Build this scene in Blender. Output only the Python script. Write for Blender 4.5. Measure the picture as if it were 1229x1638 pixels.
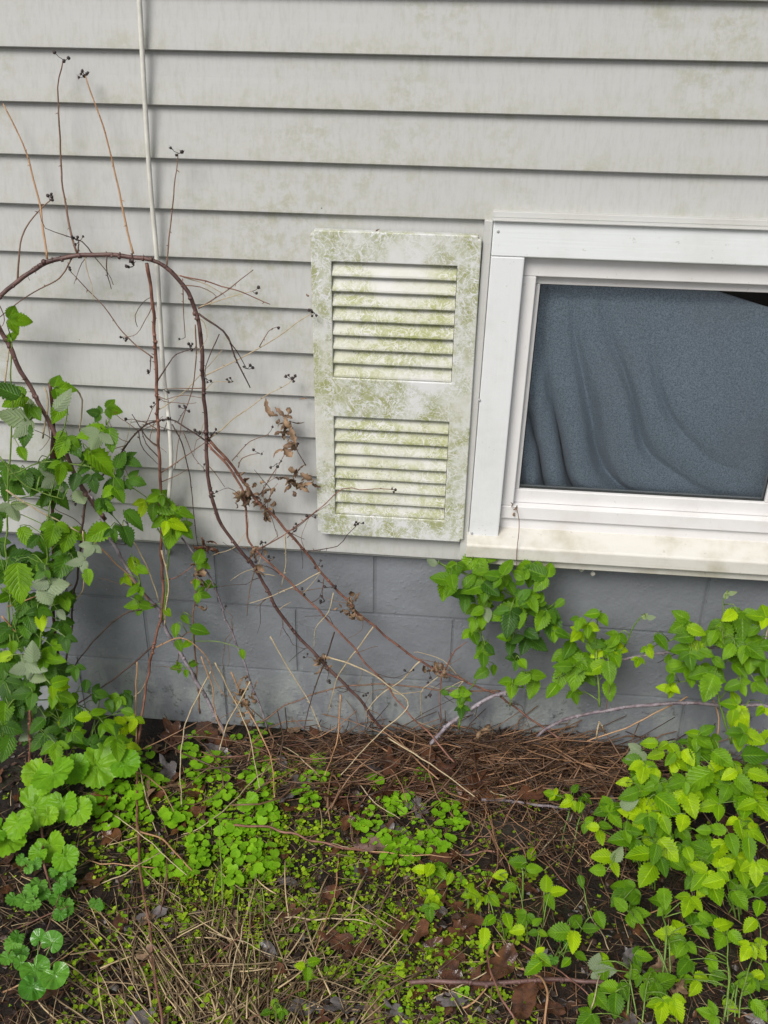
import bpy, bmesh, math, random
from mathutils import Vector, Matrix, noise as mnoise
R = math.radians
random.seed(7)
rnd = random.random
def ru(a, b): return a + (b - a) * rnd()

for o in list(bpy.data.objects): bpy.data.objects.remove(o)
sc = bpy.context.scene
col = sc.collection

# ------------------------------------------------------------------ camera
CAM = Vector((0.0, -2.1105, 1.86)); PITCH, YAW, ROLL, FPX = 0.49694, -0.09308, -0.01346, 1614.9
def cam_rot(d):
    x, y, z = d
    c, s = math.cos(ROLL), math.sin(ROLL); x, z = c*x + s*z, -s*x + c*z
    c, s = math.cos(PITCH), math.sin(PITCH); y, z = c*y + s*z, -s*y + c*z
    c, s = math.cos(YAW), math.sin(YAW); x, y = c*x + s*y, -s*x + c*y
    return Vector((x, y, z))
rx, fw, up = cam_rot((1, 0, 0)), cam_rot((0, 1, 0)), cam_rot((0, 0, 1))
cd = bpy.data.cameras.new('camera'); camo = bpy.data.objects.new('camera', cd); col.objects.link(camo)
mw = Matrix.Identity(4)
for i in range(3):
    mw[i][0], mw[i][1], mw[i][2], mw[i][3] = rx[i], up[i], -fw[i], CAM[i]
camo.matrix_world = mw
cd.sensor_fit = 'VERTICAL'; cd.sensor_height = 24.0; cd.lens = 24.0 * FPX / 1638.0
cd.clip_start = 0.05; cd.clip_end = 500
sc.camera = camo

# ------------------------------------------------------------------ world, sun, exposure
SUN_EL, SUN_AZ = R(46), R(205)        # high behind the photographer, veiled by cloud
w = bpy.data.worlds.new('World'); sc.world = w; w.use_nodes = True
nt = w.node_tree; bg = nt.nodes['Background']
sky = nt.nodes.new('ShaderNodeTexSky'); sky.sky_type = 'NISHITA'; sky.sun_disc = False
sky.sun_elevation = SUN_EL; sky.sun_rotation = SUN_AZ; sky.dust_density = 3.0; sky.air_density = 1.0
hs = nt.nodes.new('ShaderNodeHueSaturation'); hs.inputs['Saturation'].default_value = 0.30
nt.links.new(sky.outputs[0], hs.inputs['Color']); nt.links.new(hs.outputs[0], bg.inputs[0])
bg.inputs[1].default_value = 0.062
sd = bpy.data.lights.new('sun', 'SUN'); so = bpy.data.objects.new('sun', sd); col.objects.link(so)
sd.energy = 1.5; sd.angle = R(28); sd.color = (1.0, 0.965, 0.90)
sdir = Vector((math.sin(SUN_AZ)*math.cos(SUN_EL), math.cos(SUN_AZ)*math.cos(SUN_EL), math.sin(SUN_EL)))
so.rotation_euler = sdir.to_track_quat('Z', 'Y').to_euler()
so.location = (0, -6, 8)
sc.view_settings.view_transform = 'Standard'; sc.view_settings.look = 'None'
sc.view_settings.gamma = 1.0; sc.view_settings.use_curve_mapping = False
sc.view_settings.exposure = 0.78
sc.cycles.max_bounces = 5; sc.cycles.diffuse_bounces = 2; sc.cycles.transmission_bounces = 3; sc.cycles.transparent_max_bounces = 6

# ------------------------------------------------------------------ helpers
def ray(u, v): return cam_rot(((u - 614.5)/FPX, 1.0, -(v - 819)/FPX))
def pix(u, v, y):                       # the point at depth y that stands behind photo pixel (u, v)
    d = ray(u, v); return CAM + d * ((y - CAM.y)/d.y)
def gz(x, y):                           # ground height
    n = mnoise.noise(Vector((x*2.1, y*2.1, 3.1)))*0.022 + mnoise.noise(Vector((x*7, y*7, 1.7)))*0.009
    f = min(1.0, max(0.0, (0.05 - y)/0.25))
    return n*(0.45 + 0.55*f) - 0.01 + 0.012*math.exp(-((y + 0.25)/0.2)**2)
def gpix(u, v, dz=0.0):
    d = ray(u, v); z = 0.0
    for _ in range(5):
        p = CAM + d * ((z + dz - CAM.z)/d.z); z = gz(p.x, p.y)
    return p
def wpt(u, v, y, lift=0.022):          # like pix, but never below the litter
    p = pix(u, v, y)
    return gpix(u, v, lift) if p.z < gz(p.x, p.y) + 0.012 else p
WM = {}
def tag(o, label=None, cat=None, group=None, kind=None):
    if label: o['label'] = label
    if cat: o['category'] = cat
    if group: o['group'] = group
    if kind: o['kind'] = kind
    return o
def put(o, parent, org):
    WM[o.name] = Vector(org)
    if parent is not None:
        o.parent = parent; o.matrix_parent_inverse = Matrix.Translation(-WM[parent.name])
    return o
def empty(name, loc, label, cat, group=None):
    o = bpy.data.objects.new(name, None); col.objects.link(o); o.location = loc; o.empty_display_size = 0.05
    put(o, None, loc); return tag(o, label, cat, group)
def mk(name, verts, faces, mat, parent=None, smooth=False, org=None, uv=None):
    if org is None:
        n = len(verts); org = Vector((sum(v[0] for v in verts)/n, sum(v[1] for v in verts)/n, min(v[2] for v in verts)))
    org = Vector(org)
    me = bpy.data.meshes.new(name); me.from_pydata([(v[0]-org.x, v[1]-org.y, v[2]-org.z) for v in verts], [], faces)
    if mat: me.materials.append(mat)
    if uv:
        l = me.uv_layers.new(name='UVMap')
        for lp in me.loops: l.data[lp.index].uv = uv[lp.vertex_index]
    if smooth: me.polygons.foreach_set('use_smooth', [True]*len(me.polygons))
    me.update()
    o = bpy.data.objects.new(name, me); col.objects.link(o); o.location = org
    return put(o, parent, org)
def inst(name, me, mat4, parent=None):
    o = bpy.data.objects.new(name, me); col.objects.link(o); o.matrix_basis = mat4
    return put(o, parent, mat4.translation)
def bevel(o, wd, seg=2):
    m = o.modifiers.new('bevel', 'BEVEL'); m.width = wd; m.segments = seg; m.limit_method = 'ANGLE'; m.angle_limit = R(40); return o
class MB:
    def __init__(s): s.v = []; s.f = []
    def add(s, vs, fs):
        b = len(s.v); s.v += [tuple(v) for v in vs]; s.f += [tuple(i + b for i in f) for f in fs]
    def box(s, x0, x1, y0, y1, z0, z1, sh=0.0, zr=0.0):
        k = lambda z: sh*(z - zr)
        s.add([(x0+k(z0),y0,z0),(x1+k(z0),y0,z0),(x1+k(z0),y1,z0),(x0+k(z0),y1,z0),(x0+k(z1),y0,z1),(x1+k(z1),y0,z1),(x1+k(z1),y1,z1),(x0+k(z1),y1,z1)],
              [(0,3,2,1),(4,5,6,7),(0,1,5,4),(1,2,6,5),(2,3,7,6),(3,0,4,7)])
    def tube(s, pts, radii, n=6):
        vs = []; fs = []; m = len(pts); ref = None
        for i, p in enumerate(pts):
            t = (pts[min(i+1, m-1)] - pts[max(i-1, 0)])
            if t.length < 1e-7: t = Vector((0,0,1))
            t.normalize()
            a = t.orthogonal() if ref is None else ref - t*ref.dot(t)
            if a.length < 1e-6: a = t.orthogonal()
            a.normalize(); ref = a; b = t.cross(a)
            for k in range(n):
                an = 2*math.pi*k/n; vs.append(p + (a*math.cos(an) + b*math.sin(an))*radii[i])
        for i in range(m-1):
            for k in range(n):
                k2 = (k+1) % n; fs.append((i*n+k, i*n+k2, (i+1)*n+k2, (i+1)*n+k))
        fs.append(tuple(reversed(range(n)))); fs.append(tuple(range((m-1)*n, m*n)))
        s.add(vs, fs)
    def lump(s, c, r, sub=1):
        vs = []; fs = []; nl, nr = 5, 6
        for i in range(1, nl):
            th = math.pi*i/nl
            for k in range(nr):
                ph = 2*math.pi*k/nr; q = r*ru(0.7, 1.2)
                vs.append(c + Vector((math.sin(th)*math.cos(ph), math.sin(th)*math.sin(ph), math.cos(th)))*q)
        for i in range(nl-2):
            for k in range(nr): fs.append((i*nr+k, (i+1)*nr+k, (i+1)*nr+(k+1) % nr, i*nr+(k+1) % nr))
        t = len(vs); vs += [c + Vector((0,0,r)), c - Vector((0,0,r))]
        for k in range(nr): fs.append((t, k, (k+1) % nr)); fs.append((t+1, (nl-2)*nr+(k+1) % nr, (nl-2)*nr+k))
        s.add(vs, fs)
    def build(s, name, mat, parent=None, smooth=False, org=None): return mk(name, s.v, s.f, mat, parent, smooth, org)
def spline(P, step=0.012):
    P = [Vector(p) for p in P]; out = []
    if len(P) == 2: P = [P[0], (P[0]+P[1])/2, P[1]]
    Q = [P[0]*2 - P[1]] + P + [P[-1]*2 - P[-2]]
    for i in range(1, len(Q)-2):
        a, b, c, d = Q[i-1], Q[i], Q[i+1], Q[i+2]
        n = max(2, int((c-b).length/step))
        for k in range(n):
            t = k/n
            out.append(0.5*((2*b) + (c-a)*t + (2*a-5*b+4*c-d)*t*t + (3*b-a-3*c+d)*t**3))
    out.append(P[-1]); return out

# ------------------------------------------------------------------ materials
class NT:
    def __init__(s, name):
        s.m = bpy.data.materials.new(name); s.m.use_nodes = True; s.t = s.m.node_tree; s.b = s.t.nodes['Principled BSDF']
        s.out = s.t.nodes['Material Output']
    def n(s, ty, props=None, **inp):
        nd = s.t.nodes.new('ShaderNode' + ty)
        for k, v in (props or {}).items(): setattr(nd, k, v)
        for k, v in inp.items(): s.set(nd, k.replace('_', ' '), v)
        return nd
    def set(s, nd, k, v):
        i = nd.inputs[int(k)] if k.isdigit() else nd.inputs[k]
        if isinstance(v, bpy.types.NodeSocket): s.t.links.new(v, i)
        elif isinstance(v, bpy.types.Node): s.t.links.new(v.outputs[0], i)
        else: i.default_value = v
    def P(s, **kw):
        for k, v in kw.items(): s.set(s.b, k.replace('_', ' '), v)
    def pos(s): return s.n('NewGeometry').outputs['Position']
    def noise(s, scale, detail=4, vec=None, rough=0.55, dist=0.0):
        nd = s.n('TexNoise', Scale=scale, Detail=detail, Roughness=rough, Distortion=dist)
        if vec is not None: s.set(nd, 'Vector', vec)
        return nd.outputs['Fac']
    def mapv(s, vec, scale): return s.n('Mapping', Vector=vec, Scale=scale).outputs[0]
    def step(s, x, a, b, lo=0.0, hi=1.0):
        nd = s.n('MapRange', {'interpolation_type': 'SMOOTHSTEP'}); s.set(nd, 'Value', x)
        for k, v in (('From Min', a), ('From Max', b), ('To Min', lo), ('To Max', hi)): s.set(nd, k, v)
        return nd.outputs[0]
    def math(s, op, a, b=0.0, c=0.0):
        nd = s.n('Math', {'operation': op}); s.set(nd, '0', a); s.set(nd, '1', b)
        return nd.outputs[0]
    def mix(s, f, a, b, mode='MIX'):
        nd = s.n('Mix', {'data_type': 'RGBA', 'blend_type': mode})
        s.set(nd, '0', f)
        for k, v in ((6, a), (7, b)):
            i = nd.inputs[k]
            if isinstance(v, bpy.types.NodeSocket): s.t.links.new(v, i)
            else: i.default_value = (*v, 1) if len(v) == 3 else v
        return nd.outputs[2]
    def bump(s, h, strength=0.3, dist=0.01):
        nd = s.n('Bump', Strength=strength, Distance=dist, Height=h); s.set(s.b, 'Normal', nd.outputs[0])
    def ridge(s, scale, wid, vec, dist=1.5):                # thin winding trails
        x = s.math('ABSOLUTE', s.math('SUBTRACT', s.noise(scale, 2, vec, 0.5, dist), 0.5))
        return s.step(x, wid, wid*0.35)

def m_siding():
    k = NT('grey_vinyl_siding'); p = k.pos()
    big = k.step(k.noise(3.1, 4, p), 0.44, 0.64); fine = k.step(k.noise(38, 5, p, 0.7), 0.40, 0.66)
    streak = k.step(k.noise(1.0, 5, k.mapv(p, (120, 120, 16)), 0.75), 0.44, 0.68)
    c = k.mix(k.math('MULTIPLY', streak, 0.34), (0.495, 0.498, 0.492), (0.365, 0.365, 0.335))
    zz = k.n('SeparateXYZ', Vector=p).outputs[2]
    ph = k.math('FRACT', k.math('DIVIDE', k.math('SUBTRACT', zz, 0.590), 0.1016))
    lip = k.math('MULTIPLY', k.step(ph, 0.55, 0.02), k.step(k.noise(2.0, 4, k.mapv(p, (3, 3, 1.2)), 0.6), 0.30, 0.62))
    hi_ = k.step(zz, 0.8, 1.5, 0.30, 1.0); lip = k.math('MULTIPLY', lip, hi_)
    big = k.math('MAXIMUM', k.math('MULTIPLY', big, k.step(zz, 0.7, 1.2, 0.5, 1.0)), k.math('MULTIPLY', lip, 0.8))
    c = k.mix(k.math('MULTIPLY', k.math('MULTIPLY', big, fine), 0.52), c, (0.315, 0.318, 0.185))
    c = k.mix(k.math('MULTIPLY', lip, 0.16), c, (0.40, 0.40, 0.27))
    c = k.mix(k.math('MULTIPLY', k.math('MULTIPLY', big, k.ridge(28, 0.035, p)), 0.4), c, (0.52, 0.52, 0.49))
    vo = k.n('TexVoronoi', Scale=36.0, Vector=p)
    dot = k.math('MULTIPLY', k.step(vo.outputs['Distance'], 0.075, 0.045), k.step(vo.outputs['Color'], 0.90, 0.92))
    c = k.mix(k.math('MULTIPLY', dot, 0.85), c, (0.07, 0.065, 0.055))
    k.P(Base_Color=c, Roughness=k.step(k.noise(9, 3, p), 0.3, 0.7, 0.42, 0.62))
    k.bump(k.noise(1.0, 3, k.mapv(p, (25, 25, 160))), 0.08, 0.002); return k.m
def m_shutter(name='algae_stained_white_plastic', w0=(0.73, 0.735, 0.75), mold=0.6, wamt=0.45):
    k = NT(name); p = k.pos()
    a = k.step(k.noise(6.5, 4, p, 0.6), 0.36, 0.58); b = k.step(k.noise(34, 5, p, 0.7), 0.30, 0.60)
    tr = k.math('MAXIMUM', k.ridge(30, 0.030, p, 1.6), k.math('MULTIPLY', k.ridge(62, 0.035, p, 1.2), 0.7))
    wash = k.math('MULTIPLY', k.step(k.noise(4.0, 5, p, 0.65), 0.40, 0.68), wamt)
    c = k.mix(wash, w0, (0.48, 0.485, 0.32))
    al = k.math('MULTIPLY', k.math('MULTIPLY', a, b), k.math('SUBTRACT', 0.86, k.math('MULTIPLY', tr, 0.86)))
    c = k.mix(al, c, (0.29, 0.315, 0.085))
    mo = k.math('MULTIPLY', k.step(k.noise(150, 5, p, 0.8), 0.52, 0.70), k.step(k.noise(13, 4, p), 0.42, 0.62))
    c = k.mix(k.math('MULTIPLY', mo, mold), c, (0.14, 0.14, 0.11))
    k.P(Base_Color=c, Roughness=0.45); k.bump(k.noise(1.0, 3, k.mapv(p, (160, 30, 30))), 0.1, 0.002); return k.m
def m_trim(name, base, dirt, amt, grain=(6, 30, 230)):
    k = NT(name); p = k.pos()
    d = k.math('MULTIPLY', k.step(k.noise(5, 5, p, 0.65), 0.42, 0.70), amt)
    c = k.mix(d, base, dirt)
    sp = k.step(k.noise(70, 3, p, 0.7), 0.66, 0.74)
    c = k.mix(k.math('MULTIPLY', sp, 0.45*min(1, amt*2)), c, (0.30, 0.27, 0.20))
    k.P(Base_Color=c, Roughness=0.42); k.bump(k.noise(1.0, 4, k.mapv(p, grain)), 0.14, 0.003); return k.m
def m_block(base=(0.195, 0.207, 0.232)):
    k = NT('blue_grey_painted_block'); p = k.pos(); x = k.n('SeparateXYZ', Vector=p)
    oi = k.n('ObjectInfo').outputs['Random']
    c = k.mix(k.step(k.noise(4, 5, p, 0.6), 0.35, 0.7), base, tuple(q*1.22 for q in base))
    c = k.mix(k.math('MULTIPLY', oi, 0.15), c, (0.20, 0.21, 0.225))
    lowz = k.step(k.math('ADD', x.outputs[2], k.math('MULTIPLY', k.math('SUBTRACT', k.noise(5, 5, p, 0.7), 0.5), 0.35)), 0.26, 0.10)
    wear = k.math('MULTIPLY', lowz, k.step(k.noise(16, 6, k.mapv(p, (1, 1, 0.45)), 0.7), 0.38, 0.62))
    c = k.mix(k.math('MULTIPLY', wear, 0.8), c, (0.31, 0.335, 0.325))
    sp = k.step(k.noise(95, 2, p, 0.6), 0.72, 0.77)
    c = k.mix(k.math('MULTIPLY', sp, 0.7), c, (0.42, 0.43, 0.44))
    dk = k.math('MULTIPLY', lowz, k.step(k.noise(24, 5, p, 0.7), 0.58, 0.68))
    c = k.mix(k.math('MULTIPLY', dk, 0.75), c, (0.05, 0.055, 0.045))
    vo = k.n('TexVoronoi', Scale=75.0, Vector=k.n('VectorMath', {'operation': 'ADD'}, **{'0': p, '1': k.n('VectorMath', {'operation': 'SCALE'}, **{'0': k.n('TexNoise', Scale=30.0, Vector=p).outputs['Color'], 'Scale': 0.012}).outputs[0]}).outputs[0])
    bl = k.math('MULTIPLY', k.step(vo.outputs['Distance'], 0.40, 0.12), k.step(k.noise(9, 3, p), 0.46, 0.6))
    h = k.math('ADD', k.math('MULTIPLY', k.noise(110, 3, p, 0.6), 0.40), k.math('ADD', k.math('MULTIPLY', bl, 0.16), k.math('MULTIPLY', k.noise(14, 3, p), 0.9)))
    k.P(Base_Color=c, Roughness=k.step(wear, 0, 1, 0.38, 0.7)); k.bump(h, 0.52, 0.008); return k.m
def m_leaf(name, c0, c1, trans=0.30, pale=(0.30, 0.355, 0.235), rough=0.36, coat=0.0, stuff=False, radial=False):
    k = NT(name); p = k.pos(); g = k.n('NewGeometry')
    r = g.outputs['Random Per Island'] if stuff else k.n('ObjectInfo').outputs['Random']
    c = k.mix(r, c0, c1)
    c = k.mix(k.math('MULTIPLY', k.step(k.noise(38, 4, p), 0.40, 0.72), 0.5), c, tuple(q*0.6 for q in c0))
    if not stuff: c = k.mix(k.math('MULTIPLY', k.step(k.noise(75, 3, p), 0.70, 0.76), k.step(r, 0.45, 0.6)), c, (0.16, 0.11, 0.03))
    if not stuff:
        uv = k.n('UVMap'); x = k.n('SeparateXYZ', Vector=uv.outputs[0])
        ax = k.math('ABSOLUTE', x.outputs[0])
        if radial:
            an = k.math('ARCTAN2', x.outputs[0], k.math('SUBTRACT', x.outputs[1], 0.5))
            vn = k.math('ABSOLUTE', k.math('SINE', k.math('MULTIPLY', an, 3.5))); al = k.math('MULTIPLY', k.step(vn, 0.12, 0.02), 0.6)
            k.bump(k.math('ADD', k.step(vn, 0.0, 0.7), k.math('MULTIPLY', k.noise(60, 3, p), 2.0)), 0.4, 0.004)
        else:
            mid = k.step(ax, 0.045, 0.012)
            vein = k.math('FRACT', k.math('MULTIPLY', k.math('SUBTRACT', x.outputs[1], k.math('MULTIPLY', ax, 0.55)), 8.0))
            vn = k.math('ABSOLUTE', k.math('SUBTRACT', vein, 0.5)); vl = k.step(vn, 0.09, 0.02)
            al = k.math('MAXIMUM', mid, k.math('MULTIPLY', vl, 0.55))
            k.bump(k.math('ADD', k.math('MULTIPLY', k.step(vn, 0.0, 0.3), 0.6), k.noise(90, 3, p)), 0.5, 0.003)
        c = k.mix(k.math('MULTIPLY', al, 0.38), c, tuple(min(1, q*1.5 + 0.02) for q in c1))
    top = c
    if not stuff: c = k.mix(k.math('MULTIPLY', g.outputs['Backfacing'], 0.85), c, pale)
    k.P(Base_Color=c, Roughness=rough, Coat_Weight=coat, Coat_Roughness=0.15, Specular_IOR_Level=0.22)
    tl = k.n('BsdfTranslucent', Color=k.mix(0.5, top, (min(1, c1[0]*2.0), min(1, c1[1]*1.7), c1[2]*0.4)))
    mx = k.n('MixShader', Fac=trans); k.t.links.new(k.b.outputs[0], mx.inputs[1]); k.t.links.new(tl.outputs[0], mx.inputs[2])
    k.t.links.new(mx.outputs[0], k.out.inputs[0]); return k.m
def m_wood(name, c0, c1, rough=0.6, sc_=60, stuff=False, bumpd=0.002):
    k = NT(name); p = k.pos(); f = k.step(k.noise(sc_, 4, p, 0.65), 0.32, 0.68)
    if stuff: f = k.math('ADD', k.math('MULTIPLY', k.math('POWER', k.n('NewGeometry').outputs['Random Per Island'], 2.2), 0.85), k.math('MULTIPLY', f, 0.15))
    else: f = k.math('ADD', k.math('MULTIPLY', k.n('ObjectInfo').outputs['Random'], 0.35), k.math('MULTIPLY', f, 0.65))
    k.P(Base_Color=k.mix(f, c0, c1), Roughness=rough); k.bump(k.noise(220, 3, p), 0.4, bumpd); return k.m
def m_plain(name, c, rough=0.5, **kw):
    k = NT(name); p = k.pos(); k.P(Base_Color=k.mix(k.step(k.noise(30, 4, p), 0.3, 0.7), c, tuple(q*0.8 for q in c)), Roughness=rough, **kw); return k.m
def m_ground():
    k = NT('dark_leaf_mould'); p = k.pos()
    c = k.mix(k.step(k.noise(26, 6, p, 0.7), 0.35, 0.65), (0.007, 0.005, 0.004), (0.034, 0.018, 0.011))
    c = k.mix(k.step(k.noise(5, 5, p, 0.7), 0.50, 0.70, 0, 0.6), c, (0.045, 0.055, 0.012))
    k.P(Base_Color=c, Roughness=0.6); k.bump(k.noise(60, 6, p, 0.75), 0.9, 0.02); return k.m
def m_fleece():
    k = NT('blue_grey_fleece'); p = k.pos()
    c = k.mix(k.step(k.noise(330, 3, p, 0.8), 0.3, 0.7), (0.22, 0.28, 0.36), (0.56, 0.66, 0.79))
    c = k.mix(k.step(k.noise(4, 2, p), 0.4, 0.7, 0, 0.35), c, (0.36, 0.36, 0.43))
    k.P(Base_Color=c, Roughness=0.95, Sheen_Weight=0.3); k.bump(k.noise(400, 3, p), 0.7, 0.003); return k.m
def m_glass():
    k = NT('window_glass'); k.t.nodes.remove(k.b)
    tr = k.n('BsdfTransparent', Color=(0.96, 0.975, 0.97, 1)); gl = k.n('BsdfGlossy', Roughness=0.02)
    fr = k.n('Fresnel', IOR=1.45); mx = k.n('MixShader', Fac=fr.outputs[0])
    k.t.links.new(tr.outputs[0], mx.inputs[1]); k.t.links.new(gl.outputs[0], mx.inputs[2]); k.t.links.new(mx.outputs[0], k.out.inputs[0]); return k.m

SID = m_siding(); SHU = m_shutter(); LOUV = m_shutter('mouldy_glare_toned_louver_plastic', (0.60, 0.60, 0.585), 0.9, 0.7); BLK = m_block(); GRD = m_ground(); FLE = m_fleece(); GLS = m_glass()  # louver colour: mould, plus a darker base offsetting strong light on up-facing slats
TRIM = m_trim('white_clad_casing', (0.80, 0.83, 0.84), (0.60, 0.61, 0.58), 0.35)
TRIMV = m_trim('white_clad_side_casing', (0.76, 0.775, 0.79), (0.57, 0.58, 0.56), 0.40, (230, 30, 8))
SILL = m_trim('weathered_cream_sill', (0.68, 0.66, 0.61), (0.42, 0.39, 0.29), 0.85)
VIN = m_trim('white_vinyl_frame', (0.77, 0.76, 0.76), (0.54, 0.50, 0.45), 0.32, (40, 40, 40))
JCH = m_trim('grey_white_channel', (0.56, 0.56, 0.545), (0.42, 0.42, 0.37), 0.40)
GASK = m_plain('dark_gasket', (0.03, 0.035, 0.035), 0.5)
NAIL = m_plain('nail_head', (0.42, 0.42, 0.42), 0.4)
DARK = m_plain('dark_room', (0.030, 0.026, 0.022), 0.8)
MORT = m_block((0.16, 0.17, 0.19)); MORT.name = 'painted_mortar'
CABLE = m_plain('white_cable_jacket', (0.74, 0.73, 0.67), 0.4)
L_DEEP = m_leaf('bramble_leaf_deep', (0.028, 0.085, 0.008), (0.085, 0.21, 0.014), 0.26)
L_MID = m_leaf('bramble_leaf_mid', (0.055, 0.155, 0.004), (0.19, 0.38, 0.010), 0.32)
L_BRT = m_leaf('bramble_leaf_bright', (0.10, 0.27, 0.003), (0.45, 0.67, 0.007), 0.38)
L_RND = m_leaf('round_leaf', (0.11, 0.31, 0.012), (0.25, 0.47, 0.02), 0.28, radial=True)
L_IVY = m_leaf('crinkled_leaf', (0.07, 0.22, 0.02), (0.14, 0.34, 0.04), 0.25, radial=True)
L_GLO = m_leaf('glossy_leaf', (0.06, 0.22, 0.012), (0.13, 0.33, 0.02), 0.2, rough=0.16, coat=0.7, radial=True)
L_SED = m_leaf('seedling_leaf', (0.085, 0.27, 0.008), (0.33, 0.62, 0.025), 0.3, stuff=True, rough=0.3)
L_TINY = m_leaf('tiny_weed_leaf', (0.10, 0.22, 0.008), (0.44, 0.62, 0.03), 0.3, stuff=True)
MOSS = m_leaf('moss_blade', (0.13, 0.19, 0.008), (0.34, 0.42, 0.015), 0.25, stuff=True, rough=0.6)
STEM_G = m_wood('green_stem', (0.075, 0.15, 0.018), (0.19, 0.29, 0.05), 0.45)
C_RED = m_wood('red_brown_cane', (0.085, 0.030, 0.020), (0.31, 0.15, 0.105), 0.5, 34)
C_PUR = m_wood('purple_cane', (0.05, 0.022, 0.021), (0.20, 0.11, 0.095), 0.5, 26)
C_LAV = m_wood('lavender_bloom_cane', (0.10, 0.065, 0.075), (0.36, 0.32, 0.36), 0.6, 45)
C_DRK = m_wood('dark_dead_cane', (0.035, 0.022, 0.018), (0.12, 0.07, 0.055), 0.55)
C_BRN = m_wood('brown_twig', (0.12, 0.065, 0.04), (0.25, 0.15, 0.10), 0.55)
C_ORG = m_wood('orange_stalk', (0.33, 0.17, 0.08), (0.50, 0.30, 0.16), 0.5)
C_STR = m_wood('pale_straw_stalk', (0.34, 0.25, 0.14), (0.56, 0.46, 0.30), 0.55)
SEED = m_wood('dry_dark_berry', (0.018, 0.012, 0.014), (0.06, 0.04, 0.04), 0.6)
DLEAF = m_wood('withered_leaf', (0.07, 0.038, 0.02), (0.34, 0.22, 0.13), 0.65, 50)
WETL = m_wood('wet_brown_leaf', (0.025, 0.010, 0.006), (0.15, 0.062, 0.030), 0.2, 34)
GREYL = m_wood('grey_rotted_leaf', (0.05, 0.042, 0.042), (0.20, 0.18, 0.18), 0.3, 40)
STRAW = m_wood('straw', (0.04, 0.018, 0.009), (0.66, 0.50, 0.28), 0.5, 60, True)
NEEDLE = m_wood('pine_needle', (0.016, 0.007, 0.005), (0.40, 0.22, 0.12), 0.45, 60, True)
CRUMB = m_wood('leaf_crumb', (0.008, 0.005, 0.004), (0.085, 0.040, 0.022), 0.4, 60, True)
TIMB = m_wood('dark_wet_timber', (0.018, 0.016, 0.013), (0.055, 0.047, 0.038), 0.4, 22)
WHITE_BIT = m_plain('chalky_white', (0.6, 0.58, 0.52), 0.7)
GREEN_STALK = m_wood('fern_green', (0.13, 0.20, 0.03), (0.24, 0.31, 0.06), 0.5)

# ------------------------------------------------------------------ ground
def axis(a, b, step, far):
    out = []; x = a
    while x < b: out.append(x); x += step
    out.append(b); s = step; lo, hi = a, b
    while hi < far: s *= 1.5; hi += s; lo -= s; out += [hi]; out.insert(0, lo)
    return out
xs = axis(-1.7, 1.4, 0.03, 60); ys = [y for y in axis(-1.5, 0.0, 0.03, 60) if y <= 0.001] + [0.05, 0.12]
gv = [(x, y, gz(x, y) if abs(x) < 6 and y > -6 else gz(x, y)*0.5) for y in ys for x in xs]
gf = [(j*len(xs)+i, j*len(xs)+i+1, (j+1)*len(xs)+i+1, (j+1)*len(xs)+i) for j in range(len(ys)-1) for i in range(len(xs)-1)]
tag(mk('ground', gv, gf, GRD, smooth=True, org=(0, 0, 0)), 'dark wet leaf mould under the weeds', kind='structure')

# ------------------------------------------------------------------ house: siding, foundation, window
house = empty('house', (0, 0.2, 0), 'house wall with grey vinyl siding, white window and blue-grey block foundation', 'house')
EXP = 0.1016; Z7 = 0.590                              # bottom edge of the lowest course
LEAN, ZR = 0.017, 1.40                                # the window stands slightly out of square
wl = MB()
XW0, XW1, ZW0, ZW1 = 0.03, 1.27, 0.64, 1.40
for a in ((-4, XW0, 0.02, 0.16, 0.575, 3.2), (XW1, 4, 0.02, 0.16, 0.575, 3.2), (XW0, XW1, 0.02, 0.16, ZW1, 3.2), (XW0, XW1, 0.02, 0.16, 0.575, ZW0)): wl.box(*a)
sheath = wl.build('siding_wall', JCH, house)
def course(k, x0, x1):
    zb = Z7 + (7 - k)*EXP; vs = []; fs = []
    n = max(8, int((x1 - x0)/0.06)); prof = [(0.0165, 0.004), (0.0015, 0.0), (-0.0005, 0.002), (0.0, 0.006), (0.0072, 0.054), (0.0140, EXP+0.006), (0.0195, EXP+0.006), (0.0195, 0.004)]
    for i in range(n+1):
        x = x0 + (x1-x0)*i/n
        wy = mnoise.noise(Vector((x*1.9, k*5.3, 0)))*0.0016; wz = mnoise.noise(Vector((x*1.1, k*3.7, 9)))*0.0016
        for j, (py, pz) in enumerate(prof):
            vs.append((x, py + (wy if j in (1, 2, 3, 4) else 0), zb + pz + (wz if j < 4 else 0)))
    m = len(prof)
    for i in range(n):
        for j in range(m): fs.append((i*m+j, (i+1)*m+j, (i+1)*m+(j+1) % m, i*m+(j+1) % m))
    fs.append(tuple(reversed(range(m)))) ; fs.append(tuple(n*m + j for j in range(m)))
    o = mk('siding_board', vs, fs, SID, sheath); return o
for k in range(-17, 8):
    if k <= -1: course(k, -4, 4)
    else: course(k, -4, 0.001); course(k, 1.322, 4)

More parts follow.
